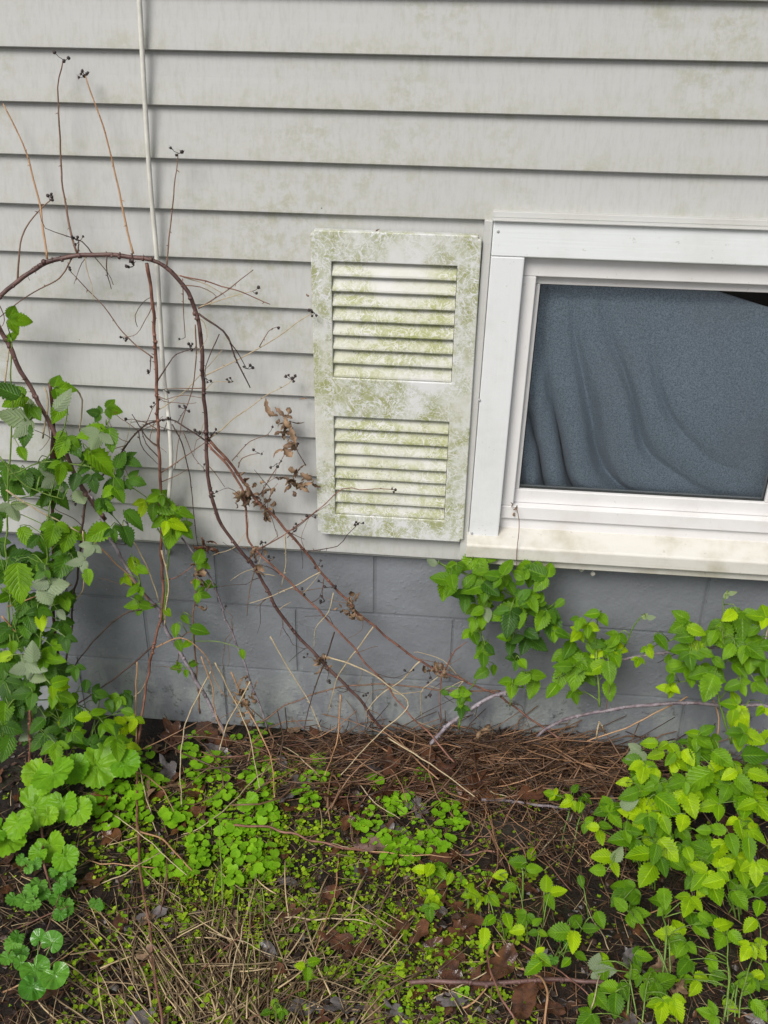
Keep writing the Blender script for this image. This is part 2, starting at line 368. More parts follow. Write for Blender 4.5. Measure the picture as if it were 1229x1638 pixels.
# foundation: block by block, thin painted-over joints
fm = MB(); fm.box(-4, 4, 0.0335, 0.2, -0.25, 0.589); found = fm.build('foundation', MORT, house)
bm = bmesh.new()
def block_mesh(wd, ht):
    b = bmesh.new(); bmesh.ops.create_cube(b, size=1.0)
    bmesh.ops.scale(b, vec=(wd, 0.05, ht), verts=b.verts)
    bmesh.ops.bevel(b, geom=[e for e in b.edges if all(v.co.y < 0 for v in e.verts)], offset=0.0028, segments=2, affect='EDGES')
    me = bpy.data.meshes.new('concrete_block'); b.to_mesh(me); b.free(); me.materials.append(BLK); return me
bmesh_full = block_mesh(0.4064-0.0036, 0.2032-0.0036)
for r in range(4):
    zt = 0.395 + 0.2032*(1 - r)
    for i in range(-10, 11):
        cx = -0.2203 + i*0.4064 + (0.2032 if r % 2 == 0 else 0.0)
        inst('concrete_block', bmesh_full, Matrix.Translation((cx, 0.030 + 0.025 + ru(-0.0012, 0.0012), zt - 0.1016)) @ Matrix.Rotation(ru(-.002, .002), 4, 'Z'), found)

# window
wf = MB()
def wb(m, x0, x1, y0, y1, z0, z1): m.box(x0, x1, y0, y1, z0, z1, LEAN, ZR)
X0, X1 = 0.0895, 1.20                                  # clear opening between the casings
wb(wf, X0, X1, 0.003, 0.09, 1.290, 1.3345); wb(wf, X0, 0.1185, 0.0035, 0.09, 0.745, 1.2898); wb(wf, X1-0.03, X1, 0.0035, 0.09, 0.745, 1.2898)
wb(wf, X0, X1, 0.001, 0.09, 0.712, 0.7448); wb(wf, X0, X1, 0.010, 0.09, 0.66, 0.7118)
win = wf.build('window', VIN, house); bevel(win, 0.002); win['label'] = 'white framed basement window with a blue-grey blanket behind the glass'
hc = MB(); wb(hc, 0.020, 1.30, -0.022, 0.02, 1.3352, 1.4070); bevel(hc.build('head_casing', TRIM, win), 0.0025)
for a, b in ((0.020, 0.0893), (1.2303, 1.30)):
    s_ = MB(); wb(s_, a, b, -0.0212, 0.02, 0.660, 1.3348); bevel(s_.build('side_casing', TRIMV, win), 0.0025)
dc = MB(); wb(dc, 0.017, 1.303, -0.031, 0.012, 1.4076, 1.4115); wb(dc, 0.0175, 1.3025, -0.0115, 0.012, 1.4116, 1.4235); bevel(dc.build('drip_cap', JCH, win), 0.0012)
for a, b in ((0.0015, 0.0192), (1.3008, 1.3185)):
    j = MB(); wb(j, a, b, -0.0125, 0.02, 0.597, 1.4050); wb(j, a+0.012, b-0.0003, -0.0145, 0.02, 0.598, 1.4045); bevel(j.build('side_channel', JCH, win), 0.0015)
# sloping sill with a thick nose and a drip lip
def sill_prof(x0, x1, prof, name, mat):
    vs = [(x + LEAN*(z-ZR), y, z) for x in (x0, x1) for (y, z) in prof]; m = len(prof)
    fs = [(j, (j+1) % m, m+(j+1) % m, m+j) for j in range(m)] + [tuple(reversed(range(m))), tuple(range(m, 2*m))]
    fs = [tuple(reversed(f)) for f in fs]
    o = mk(name, vs, fs, mat, win); bevel(o, 0.002); return o
sill_prof(0.016, 1.303, [(0.05, 0.688), (0.0, 0.682), (-0.046, 0.6645), (-0.050, 0.660), (-0.050, 0.629), (0.0, 0.629), (0.05, 0.629)], 'sill', SILL)
sill_prof(0.018, 1.301, [(0.04, 0.6285), (-0.033, 0.6285), (-0.033, 0.6035), (0.04, 0.6035)], 'sill_lip', SILL)
# sashes
def sash(x0, x1, y, name):
    m = MB(); z0, z1 = 0.7455, 1.2895; f = 0.0105
    wb(m, x0, x1, y, y+0.03, z0, 0.7795); wb(m, x0, x1, y, y+0.03, z1-0.0205, z1); wb(m, x0, x0+f, y+.0004, y+0.03, 0.7797, z1-0.0207); wb(m, x1-0.03, x1, y+.0004, y+0.03, 0.7797, z1-0.0207)
    o = bevel(m.build(name, VIN, win), 0.0018)
    g = MB(); wb(g, x0+f-.002, x1-0.028, y+0.014, y+0.018, 0.777, z1-0.018); g.build('pane', GLS, win)
    k = MB(); a, b, c, d = x0+f+.0002, x1-0.0302, 0.7797, z1-0.0207
    wb(k, a, b, y+0.009, y+0.0138, c, c+0.0035); wb(k, a, b, y+0.009, y+0.0138, d-0.0025, d); wb(k, a, a+0.0022, y+0.0092, y+0.0138, c+.0036, d-.0026); wb(k, b-0.0022, b, y+0.0092, y+0.0138, c+.0036, d-.0026)
    k.build('glazing_gasket', GASK, win)
sash(0.1188, 0.722, 0.022, 'sash'); sash(0.700, 1.168, 0.0535, 'sash')
for (u, v) in ((797, 370), (755, 853), (767, 640)):
    p = pix(u, v, -0.0222); m = MB(); m.tube([p + Vector((0, 0.002, 0)), p - Vector((0, 0.0012, 0)), p - Vector((0, 0.002, 0))], [0.003, 0.003, 0.0016], 10); m.build('nail', NAIL, win)
rm = MB(); a, b, c, d, e_, f_ = 0.02, 1.28, 0.161, 1.6, 0.5, 1.5
rm.add([(a,c,e_),(b,c,e_),(b,d,e_),(a,d,e_),(a,c,f_),(b,c,f_),(b,d,f_),(a,d,f_)], [(0,1,2,3),(4,7,6,5),(1,5,6,2),(2,6,7,3),(3,7,4,0)])
rm.build('room', DARK, house)

# blanket hung behind the glass
def blanket():
    nx, nz = 150, 110; vs = []; fs = []; uvs = []
    C = Vector((0.66, 1.22))
    for j in range(nz+1):
        for i in range(nx+1):
            s, t = i/nx, j/nz
            x = 0.10 + 0.64*s; ztop = 1.285 - 0.26*max(0, x-0.38); z = 0.735 + (ztop-0.735)*t
            wx = 0.03*mnoise.noise(Vector((x*3.5, z*3.5, 7))); wz_ = 0.03*mnoise.noise(Vector((x*3.5, z*3.5, 17)))
            dx, dz = x + wx - C.x, (z + wz_ - C.y)*0.80
            r = math.hypot(dx, dz); an = math.atan2(-dz, -dx)
            amp = min(1, max(0, (r-0.24)/0.15)) * math.exp(-((an-0.72)/0.46)**2) * (0.95 + 0.7*mnoise.noise(Vector((r*9, an*1.5, 3))))
            ph = r*84 + 2.4*mnoise.noise(Vector((r*7, an*2, 2))); cr_ = max(0.0, math.cos(ph))**2
            y = 0.088 + 0.048*amp*cr_ - 0.010*amp*max(0, -math.cos(ph)) + 0.010*mnoise.noise(Vector((x*4, z*4, 0.4))) - 0.030*math.exp(-((x-0.5)/0.2)**2 - ((z-0.98)/0.2)**2)
            if 0.148 < x < 0.163: y -= 0.003
            vs.append((x, y, z))
    for j in range(nz):
        for i in range(nx): q = j*(nx+1)+i; fs.append((q, q+1, q+nx+2, q+nx+1))
    o = mk('blanket', vs, fs, FLE, smooth=True)
    m = o.modifiers.new('thick', 'SOLIDIFY'); m.thickness = 0.004; m.offset = 1
    return tag(o, 'blue-grey fleece blanket hung in folds behind the window glass', 'blanket')
blanket()

# ------------------------------------------------------------------ shutter
sh = empty('shutter', (-0.18, 0, 0.652), 'white louvered plastic shutter stained green with algae', 'shutter')
def sx(x, z): return x + (0.004*(1.375 - z)/0.72)*(-1 if x > -0.18 else 0.6)
sxs = [-0.3565, -0.3130, -0.0485, -0.0015]; szs = [0.6525, 0.7085, 0.9605, 1.0535, 1.3115, 1.3755]
b = bmesh.new(); vg = [[b.verts.new((sx(x, z), -0.0225, z)) for x in sxs] for z in szs]
for j in range(5):
    for i in range(3):
        if i == 1 and j in (1, 3): continue
        b.faces.new((vg[j][i], vg[j][i+1], vg[j+1][i+1], vg[j+1][i]))
cs = [vg[0][0], vg[0][3], vg[5][0], vg[5][3]]
bmesh.ops.bevel(b, geom=cs, offset=0.007, segments=4, affect='VERTICES')
me = bpy.data.meshes.new('frame'); 
for v in b.verts: v.co -= Vector((-0.18, 0, 0.652))
bmesh.ops.recalc_face_normals(b, faces=b.faces)
if b.faces[0].normal.y > 0: bmesh.ops.reverse_faces(b, faces=b.faces)
b.to_mesh(me); b.free(); me.materials.append(SHU)
fo = bpy.data.objects.new('frame', me); col.objects.link(fo); fo.location = (-0.18, 0, 0.652); put(fo, sh, (-0.18, 0, 0.652))
so_ = fo.modifiers.new('thick', 'SOLIDIFY'); so_.thickness = 0.0215; so_.offset = -1
bevel(fo, 0.0025, 3)
for (z0, z1) in ((0.7085, 0.9605), (1.0535, 1.3115)):
    st = (z1 - z0)/8
    for i in range(8):
        zb, zt = z0 + i*st + 0.0005, z0 + (i+1)*st + 0.004
        if i == 7: zt = z1 + 0.003
        prof = [(-0.0165, zb+0.0008), (-0.0268, zb), (-0.0285, zb+0.0022), (-0.0270, zb+0.006), (-0.0185, zb+0.55*st), (-0.0072, zt), (-0.0060, zt), (-0.006, zb)]
        xa, xb = -0.3125, -0.0495; vs = []; n = 6; m = len(prof)
        for q in range(n+1):
            x = xa + (xb-xa)*q/n
            for (y, z) in prof: vs.append((sx(x, z), y*0.72, z + 0.0003*math.sin(q*1.7+i)))
        fs = [(q*m+j, (q+1)*m+j, (q+1)*m+(j+1) % m, q*m+(j+1) % m) for q in range(n) for j in range(m)] + [tuple(reversed(range(m))), tuple(n*m+j for j in range(m))]
        mk('louver', vs, fs, LOUV, sh)
bp = MB(); bp.box(-0.314, -0.053, -0.0042, -0.002, 0.70, 1.32); bp.build('back_panel', SHU, sh)

# ------------------------------------------------------------------ cable
cp = [pix(u, v, y) for (u, v, y) in ((214, -160, -0.012), (218, -60, -0.012), (223, 0, -0.012), (233, 180, -0.014), (241, 300, -0.016), (250, 400, -0.018), (257, 520, -0.022), (262, 600, -0.03), (271, 680, -0.05), (274, 740, -0.05), (270, 800, -0.05), (268, 845, -.045), (268, 872, -.01), (268, 888, .04))] 
pp = spline(cp, 0.02); m = MB(); m.tube(pp, [0.0050]*len(pp), 10)
tag(m.build('cable', CABLE, smooth=True), 'slim white cable hanging down the siding between the bramble canes', 'cable')

# ------------------------------------------------------------------ dead canes and stalks
def stem_mesh(P, r0, r1, mat, parent, name='stem', thorns=0, jit=0.0012, n=7, nodes=0):
    pts = spline(P, 0.014); L = len(pts)
    pts = [p + Vector((mnoise.noise(p*23), mnoise.noise(p*23 + Vector((7,0,0))), mnoise.noise(p*23 + Vector((0,9,0)))))*jit*2 for p in pts]
    rad = [(r0 + (r1-r0)*i/max(1, L-1))*(1 + 0.14*mnoise.noise(p*40)) for i, p in enumerate(pts)]
    m = MB()
    m.tube(pts, rad, n)
    for _ in range(thorns):
        i = random.randrange(1, L-1); t = (pts[i+1]-pts[i-1]).normalized(); a = Vector((ru(-1,1), ru(-1,.3), ru(-1,1))); a = (a - t*a.dot(t)).normalized()
        q = pts[i] + a*rad[i]*0.8; h = ru(0.003, 0.006)
        m.tube([q, q + a*h*0.6 - t*h*0.2, q + a*h - t*h*0.5], [0.0013, 0.0008, 0.0002], 4)
    for _ in range(nodes):
        i = random.randrange(1, L-1); m.lump(pts[i] + Vector((ru(-1,1), -0.6, ru(-1,1)))*rad[i]*0.7, rad[i]*ru(0.8, 1.3))
    return m.build(name, mat, parent, True), pts
def seed_head(p, parent, n=4, sz=0.0034, spread=0.014):
    m = MB()
    for _ in range(n):
        q = p + Vector((ru(-1,1)*spread, ru(-1,.3)*spread*0.6, ru(-0.5, 1.0)*spread))
        m.tube([p, (p+q)/2 + Vector((0,0,-0.002)), q], [0.0007]*3, 4); m.lump(q, sz*ru(0.75, 1.2))
        for _ in range(3):
            a = Vector((ru(-1,1), ru(-1,1), ru(-1,1)))*sz*1.6; m.tube([q, q+a], [0.0006, 0.0002], 3)
    m.build('seed_head', SEED, parent, True)
def dry_leaf_verts(L, W, curl, seed):
    r = random.Random(seed); vs = []; fs = []; n = 9
    for i in range(n+1):
        t = i/n; wd = W*math.sin(math.pi*min(1, t*0.95+0.04))**0.7*(1+0.3*math.sin(i*2.1+seed)); th = curl*t*2.2
        for k in (-1, -0.5, 0, 0.5, 1):
            x = k*wd*math.cos(curl*0.9*k); z = abs(k)*wd*math.sin(curl*0.8)*1.0 + r.uniform(-.1, .1)*W
            yy, zz = math.sin(th)/(curl*2.2+1e-6)*L, (1-math.cos(th))/(curl*2.2+1e-6)*L
            vs.append((x, yy - z*math.sin(th)*0.7, zz + z*math.cos(th)))
    for i in range(n):
        for k in range(4): a = i*5+k; fs.append((a, a+1, a+6, a+5))
    return vs, fs
DRY = []
for i in range(7):
    vs, fs = dry_leaf_verts(0.05, 0.008 + 0.005*(i % 3), 0.5 + 0.16*i, i*3+1)
    me = bpy.data.meshes.new('withered_leaf'); me.from_pydata(vs, [], fs); me.materials.append(DLEAF); me.polygons.foreach_set('use_smooth', [True]*len(me.polygons)); DRY.append(me)
def rmat(): return Matrix.Rotation(ru(0, 6.28), 4, 'Z') @ Matrix.Rotation(ru(-1.4, 1.4), 4, 'X') @ Matrix.Rotation(ru(0, 6.28), 4, 'Y')
def clump(u, v, y, n, spread_px, label, size=1.0, wall=True):
    c = pix(u, v, y); e = empty('withered_leaf_clump', c, label, 'dead leaves', 'dead leaf clumps caught on the canes')
    for i in range(int(n*2.4)):
        p = pix(u + random.gauss(0, spread_px[0]*.72), v + random.gauss(0, spread_px[1]*.72), y + ru(-0.012, 0.012))
        inst('withered_leaf', random.choice(DRY), Matrix.Translation(p) @ rmat() @ Matrix.Scale(size*ru(0.5, 1.15), 4), e)
def cane(name, label, pts, r0, r1, mat, twigs=(), thorns=0, fuzz=0, group='dead bramble canes against the wall', cat='bramble cane', nodes=0, ground_end=None):
    P = [wpt(*p) for p in pts]
    if ground_end == 'last': P.append(Vector((P[-1].x + (P[-1].x-P[-2].x)*0.3, P[-1].y - 0.01, gz(P[-1].x, P[-1].y) - 0.02))) if P[-1].z > 0.02 else None
    lo = min(P, key=lambda p: p.z)
    e = empty(name, lo, label, cat, group)
    _, sp = stem_mesh(P, r0, r1, mat, e, 'stem', thorns, 0.0024, nodes=nodes)
    for _ in range(fuzz):                               # fine kinked side twigs
        q = random.choice(sp[4:-4]).copy(); a = ru(0, 6.283); T = [q]
        if q.z < 0.12: continue
        for _k in range(random.choice((2, 3, 4))):
            a += random.gauss(0, .45); q = q + Vector((math.cos(a), random.gauss(0, .18), math.sin(a)*.9))*ru(.012, .05); q.y = max(-.14, min(-.022, q.y)); T.append(q)
        stem_mesh(T, ru(.0008, .0015), .0006, random.choice((C_BRN, C_DRK, C_BRN, C_STR)), e, 'twig', 0, .0012, 4, 1)
        if rnd() < .3: seed_head(T[-1], e, random.choice((1, 2, 3)))
    for tw in twigs:
        q, tr, tm, sh_ = tw[0], tw[1], tw[2], tw[3]
        T = [wpt(*p) for p in q]
        _, pt = stem_mesh(T, tr, tr*0.55, tm, e, 'twig', max(0, int(len(q)*0.8)), n=5, nodes=max(1, len(q)//2))
        if sh_: seed_head(pt[-1], e, sh_)
    return e
D = -0.06
cane('bramble_cane', 'thick dead bramble cane arching over the siding in a tall hoop',
     [(-60,540,-.12),(0,475,-.11),(30,450,-.10),(75,419,-.09),(125,408,-.08),(190,408,-.07),(240,416,-.065),(275,434,-.06),(300,468,-.06),(315,503,-.06),(323,560,-.06),(328,640,-.06),(332,700,-.06),(334,770,-.06),(350,832,-.06),(385,882,-.06),(410,910,-.055),(440,968,-.055),(470,1010,-.055),(512,1056,-.06),(560,1102,-.07),(612,1168,-.075)],
     0.0050, 0.0038, C_PUR, [
     ([(76,414,-.09),(70,365,-.07),(60,310,-.05),(40,240,-.035),(5,165,-.03)], .0024, C_ORG, 0),
     ([(123,406,-.08),(112,365,-.06),(100,290,-.045),(95,200,-.04),(93,140,-.035),(101,95,-.03)], .0024, C_BRN, 3),
     ([(124,404,-.08),(127,385,-.075)], .002, C_DRK, 5),
     ([(214,405,-.07),(205,370,-.06),(185,280,-.045),(165,200,-.04),(150,160,-.035),(137,120,-.03)], .0023, C_ORG, 6),
     ([(211,404,-.07),(215,425,-.075)], .0024, C_DRK, 4),
     ([(267,425,-.065),(272,370,-.05),(280,300,-.04),(285,245,-.03)], .0019, C_BRN, 4),
     ([(28,450,-.10),(35,380,-.08),(60,340,-.06),(80,320,-.05)], .0022, C_BRN, 4),
     ([(115,412,-.08),(95,445,-.08),(40,475,-.07),(0,508,-.06)], .0018, C_BRN, 0),
     ([(170,410,-.075),(172,440,-.07),(178,462,-.07)], .0015, C_DRK, 0),
     ([(288,440,-.06),(330,450,-.05),(380,465,-.045),(432,486,-.04)], .0017, C_RED, 0),
     ([(318,495,-.06),(355,470,-.05),(385,448,-.04),(405,432,-.035)], .0017, C_BRN, 0),
     ([(320,492,-.06),(360,478,-.05),(405,466,-.04)], .0013, C_STR, 2),
     ([(318,503,-.06),(345,522,-.06),(366,540,-.06),(376,570,-.055),(400,620,-.05)], .0025, C_DRK, 0),
     ([(360,535,-.06),(378,560,-.06),(395,590,-.05)], .0015, C_DRK, 3),
     ([(330,600,-.06),(380,575,-.05),(430,548,-.04),(490,506,-.04),(503,500,-.045)], .0015, C_STR, 5),
     ([(415,555,-.045),(430,530,-.04),(443,523,-.04)], .0012, C_BRN, 1),
     ([(335,702,-.06),(400,650,-.05),(450,620,-.04),(468,607,-.035)], .0015, C_STR, 6),
     ([(334,705,-.06),(343,690,-.06)], .002, C_DRK, 5),
     ([(292,445,-.06),(293,495,-.06),(296,540,-.055)], .0013, C_BRN, 1),
     ([(312,520,-.06),(312,600,-.055),(290,680,-.05),(280,750,-.05)], .0016, C_BRN, 0),
     ([(410,905,-.06),(400,940,-.06),(395,985,-.055)], .0014, C_BRN, 0),
     ([(350,535,-.06),(330,585,-.06),(330,605,-.06)], .0014, C_DRK, 3),
     ], thorns=60, nodes=46, fuzz=34)
cane('bramble_cane', 'straight red-brown cane running from the hoop down past the cable to the weeds',
     [(233,421,-.065),(239,445,-.06),(246,500,-.06),(250,590,-.06),(253,690,-.06),(256,770,-.065),(258,860,-.07),(261,935,-.08),(258,987,-.085),(246,1028,-.095),(236,1082,-.11),(226,1140,-.14),(221,1209,-.18),(220,1268,-.26),(222,1337,-.36),(224,1391,-.45),(236,1466,-.56),(246,1542,-.68),(260,1638,-.80)],
     0.0039, 0.0027, C_RED, [
     ([(245,573,-.06),(205,540,-.045),(165,490,-.035),(115,436,-.03)], .0016, C_BRN, 2),
     ([(241,572,-.06),(240,595,-.06)], .0015, C_DRK, 2),
     ([(251,612,-.06),(270,580,-.05),(282,566,-.045),(305,560,-.045)], .0018, C_DRK, 5),
     ([(253,655,-.06),(285,635,-.05),(330,590,-.045),(355,560,-.04)], .0013, C_STR, 0),
     ([(255,715,-.06),(235,700,-.06),(212,663,-.05)], .0018, C_DRK, 0),
     ([(256,735,-.06),(235,710,-.06),(226,685,-.05)], .0016, C_DRK, 0),
     ([(258,755,-.06),(300,728,-.055),(330,707,-.055)], .0016, C_BRN, 0),
     ([(261,930,-.08),(280,925,-.07),(315,900,-.06)], .0016, C_RED, 0),
     ([(250,966,-.09),(225,975,-.09),(198,982,-.09),(165,1010,-.09),(130,1050,-.1),(105,1085,-.12)], .0026, C_DRK, 0),
     ([(246,1030,-.095),(215,1060,-.1),(170,1095,-.11),(120,1128,-.12),(75,1150,-.14)], .0026, C_DRK, 0),
     ([(247,1036,-.095),(290,1020,-.1),(330,1050,-.1),(345,1090,-.1),(362,1115,-.1)], .0018, C_ORG, 0),
     ], thorns=40, nodes=34, fuzz=18)
cane('bramble_cane', 'low dark hoop of twig crossing behind the straight cane and cable',
     [(132,800,-.05),(185,735,-.05),(222,688,-.05),(245,674,-.05),(270,670,-.05),(295,680,-.05),(330,706,-.05)], .0022, .0018, C_DRK,
     [([(275,678,-.05),(295,720,-.05),(306,780,-.05),(312,840,-.05),(317,875,-.05)], .0016, C_DRK, 1), ([(262,690,-.05),(268,672,-.05)], .0012, C_DRK, 3), ([(293,690,-.05),(310,730,-.045),(325,748,-.045)], .0011, C_BRN, 2), ([(284,676,-.05),(296,655,-.05)], .0011, C_DRK, 4), ([(222,688,-.05),(230,720,-.05),(252,742,-.05)], .0014, C_DRK, 0)], thorns=14, nodes=12, fuzz=10)
cane('bramble_cane', 'slender red cane slanting from the hoop to the right across the block wall',
     [(333,700,-.055),(370,742,-.055),(410,800,-.055),(450,838,-.055),(490,885,-.055),(513,915,-.05),(547,952,-.05),(581,987,-.05),(622,1021,-.05),(673,1058,-.055),(708,1075,-.055),(759,1096,-.06),(803,1117,-.07),(850,1150,-.09),(900,1185,-.12)],
     .0034, .0024, C_RED, [
     ([(372,737,-.055),(400,705,-.045),(425,698,-.04),(432,692,-.04)], .0012, C_BRN, 1),
     ([(382,748,-.055),(388,733,-.05),(415,725,-.045)], .0014, C_BRN, 2),
     ([(418,788,-.05),(435,760,-.05),(450,735,-.05),(457,725,-.05)], .0014, C_BRN, 0),
     ([(490,745,-.05),(475,720,-.045),(468,708,-.045)], .0013, C_DRK, 1),
     ([(400,884,-.06),(450,858,-.06),(500,822,-.06),(548,783,-.058),(575,784,-.056),(610,782,-.056),(632,784,-.05)], .0017, C_RED, 3),
     ([(493,882,-.055),(540,874,-.055),(556,855,-.055),(575,836,-.05)], .0014, C_DRK, 4),
     ([(456,852,-.06),(458,900,-.055),(449,940,-.055)], .0016, C_STR, 0),
     ([(460,860,-.055),(475,846,-.05)], .0012, C_BRN, 4),
     ([(597,1003,-.05),(570,1040,-.06),(540,1085,-.07),(525,1138,-.08)], .002, C_STR, 0),
     ([(672,1058,-.055),(640,1090,-.06),(610,1110,-.07),(585,1140,-.08)], .002, C_STR, 0),
     ([(708,1076,-.055),(685,1095,-.06),(672,1110,-.07),(676,1150,-.07)], .0016, C_STR, 0),
     ([(706,1076,-.055),(704,1110,-.06),(706,1150,-.07)], .0022, C_RED, 0),
     ([(712,1072,-.055),(728,1040,-.05),(748,1026,-.05)], .0022, C_RED, 0),
     ], thorns=34, nodes=24, fuzz=20)
cane('bramble_cane', 'thin brown cane parallel below the slender red one, ending in pine needles',
     [(334,709,-.06),(370,752,-.06),(392,800,-.06),(400,868,-.06),(451,918,-.06),(509,976,-.06),(547,1014,-.06),(578,1052,-.065),(615,1093,-.07),(649,1134,-.09),(690,1178,-.11),(728,1219,-.16)],
     .0028, .0021, C_RED, [
     ([(513,915,-.055),(470,938,-.06),(430,955,-.06),(400,965,-.06)], .0015, C_STR, 0),
     ([(534,948,-.055),(525,980,-.06),(505,1005,-.06),(502,1040,-.06)], .0014, C_STR, 0),
     ([(535,1010,-.06),(525,1045,-.06),(510,1085,-.07),(495,1130,-.08),(484,1180,-.10)], .0020, C_DRK, 0),
     ([(520,1050,-.06),(577,1068,-.07),(618,1095,-.08),(653,1128,-.09),(600,1180,-.14),(545,1240,-.25)], .0022, C_STR, 0),
     ([(432,1018,-.06),(462,1070,-.06),(490,1115,-.07),(515,1170,-.10)], .0019, C_STR, 0),
     ], thorns=24, nodes=16, fuzz=16)
for lab, pts, r0, r1, mt in (
    ('purple-red bramble cane leaning out of the leafy tangle beside the siding', [(-40,470,-.10),(0,528,-.10),(30,585,-.10),(62,645,-.10),(95,705,-.10),(120,760,-.10),(145,800,-.10),(168,830,-.09)], .0058, .0056, C_PUR),
    ('lavender-bloomed cane slanting out of the leafy tangle over the blocks', [(140,790,-.10),(158,815,-.09),(172,850,-.085),(205,911,-.08),(226,944,-.08),(253,975,-.075),(267,1010,-.075),(294,1055,-.07),(318,1096,-.07),(342,1137,-.07),(362,1178,-.08)], .0052, .0058, C_LAV),
    ('thin pale lavender stem dangling below the rotted leaf at the siding edge', [(290,860,-.05),(314,891,-.05),(342,935,-.05),(362,993,-.05),(383,1038,-.05),(400,1089,-.06),(420,1142,-.07),(428,1165,-.07)], .0026, .003, C_LAV),
    ('grey-lavender cane rising from the needles below the window to the right', [(690,1190,-.10),(697,1180,-.10),(729,1151,-.09),(771,1123,-.08),(813,1105,-.08),(835,1098,-.08)], .0058, .0048, C_LAV),
    ('long pale lavender cane lying level along the foot of the wall', [(860,1178,-.10),(891,1157,-.11),(961,1138,-.13),(1053,1125,-.15),(1140,1127,-.16),(1229,1129,-.16),(1330,1132,-.16)], .0045, .0055, C_LAV),
    ('pinkish cane running level behind the leafy spray right of the window corner', [(940,1075,-.06),(998,1055,-.07),(1072,1044,-.07),(1150,1036,-.07),(1229,1030,-.07)], .0042, .004, C_LAV),
    ('dark thin cane at the left edge of the bare block wall', [(138,800,-.11),(132,850,-.11),(128,900,-.11),(118,950,-.11),(115,1000,-.12),(108,1050,-.13),(98,1090,-.14)], .0034, .0026, C_DRK),
    ('short red-brown cane standing among the round-leaved plants', [(48,1120,-.24),(47,1180,-.24),(49,1240,-.22),(52,1268,-.20)], .004, .004, C_RED),
    ('purple cane lying on the ground below the tiny weeds', [(655,1572,-.60),(720,1570,-.60),(800,1572,-.60),(900,1566,-.60),(1010,1578,-.60)], .0058, .0045, C_PUR),
    ('grey lavender cane lying behind the dark timber', [(770,1278,-.20),(850,1285,-.21),(930,1296,-.22),(1010,1300,-.22)], .0042, .004, C_LAV),
    ('dark dead cane bowed low across the foot of the block wall', [(410,1160,-.09),(470,1122,-.07),(540,1100,-.06),(605,1094,-.06),(700,1103,-.06),(800,1106,-.06)], .0022, .0026, C_BRN)):
    cane('bramble_cane', lab, pts, r0*.88, r1*.88, mt, thorns=22, nodes=10, fuzz=3)
stalks = [  # pale dead stalks, photo trace with depth
 [(196,838,-.07),(228,890,-.07),(245,930,-.08),(255,963,-.085)], [(140,855,-.10),(180,895,-.09),(210,925,-.085),(239,960,-.085)], [(219,1058,-.12),(217,1130,-.14),(219,1209,-.18)],
 [(338,1075,-.08),(318,1110,-.09),(297,1157,-.12),(288,1230,-.20),(292,1290,-.28)], [(322,1050,-.08),(340,1100,-.09),(345,1140,-.1),(360,1175,-.12)], [(400,1090,-.08),(385,1120,-.09),(365,1155,-.1),(352,1200,-.17)],
 [(10,785,-.14),(50,810,-.13),(90,832,-.12),(128,852,-.12)], [(134,850,-.12),(135,900,-.12),(132,945,-.12),(122,958,-.12)], [(12,970,-.16),(55,955,-.15),(95,940,-.14),(115,936,-.13)],
 [(260,880,-.075),(270,930,-.08),(264,985,-.085),(264,1000,-.085)], [(3,985,-.18),(25,1010,-.17),(47,1030,-.17)], [(620,1180,-.1),(700,1230,-.22),(760,1275,-.3)],
 [(220,1210,-.18),(235,1280,-.30),(250,1330,-.36)], [(222,1330,-.38),(262,1345,-.40),(300,1385,-.44),(315,1400,-.47)], [(345,1060,-.06),(380,1130,-.08),(400,1180,-.14),(415,1260,-.25)],
 [(370,1075,-.06),(400,1140,-.08),(432,1210,-.18),(440,1275,-.30)], [(1100,1115,-.13),(1050,1140,-.14),(1000,1165,-.15),(940,1185,-.16)], [(545,1110,-.06),(540,1180,-.1),(520,1240,-.22)],
 [(5,640,-.12),(12,590,-.11),(14,548,-.10)], [(68,700,-.10),(78,640,-.10),(70,620,-.1)], [(120,620,-.09),(132,640,-.09),(128,690,-.09)],
 [(955,1180,-.16),(960,1155,-.14),(968,1172,-.14)], [(1145,1190,-.2),(1150,1150,-.16),(1140,1120,-.14)], [(1226,1090,-.16),(1222,1050,-.14),(1228,1005,-.12)]]
for s in stalks:
    P = [wpt(*q) for q in s]; e = None
    sm_ = random.choice((C_STR, C_STR, C_ORG)); where = 'on the siding' if s[0][1] < 700 else 'in front of the blocks' if s[-1][1] < 1170 else 'reaching down into the litter'
    o, _ = stem_mesh(P, ru(.0018, .0026), ru(.0012, .0018), sm_, None, 'dead_stalk', 0, 0.0016, 5, 2)
    tag(o, 'thin %s dead stalk leaning %s' % ('orange' if sm_ is C_ORG else 'straw-coloured', where), 'stalk', 'pale dead stalks along the wall')
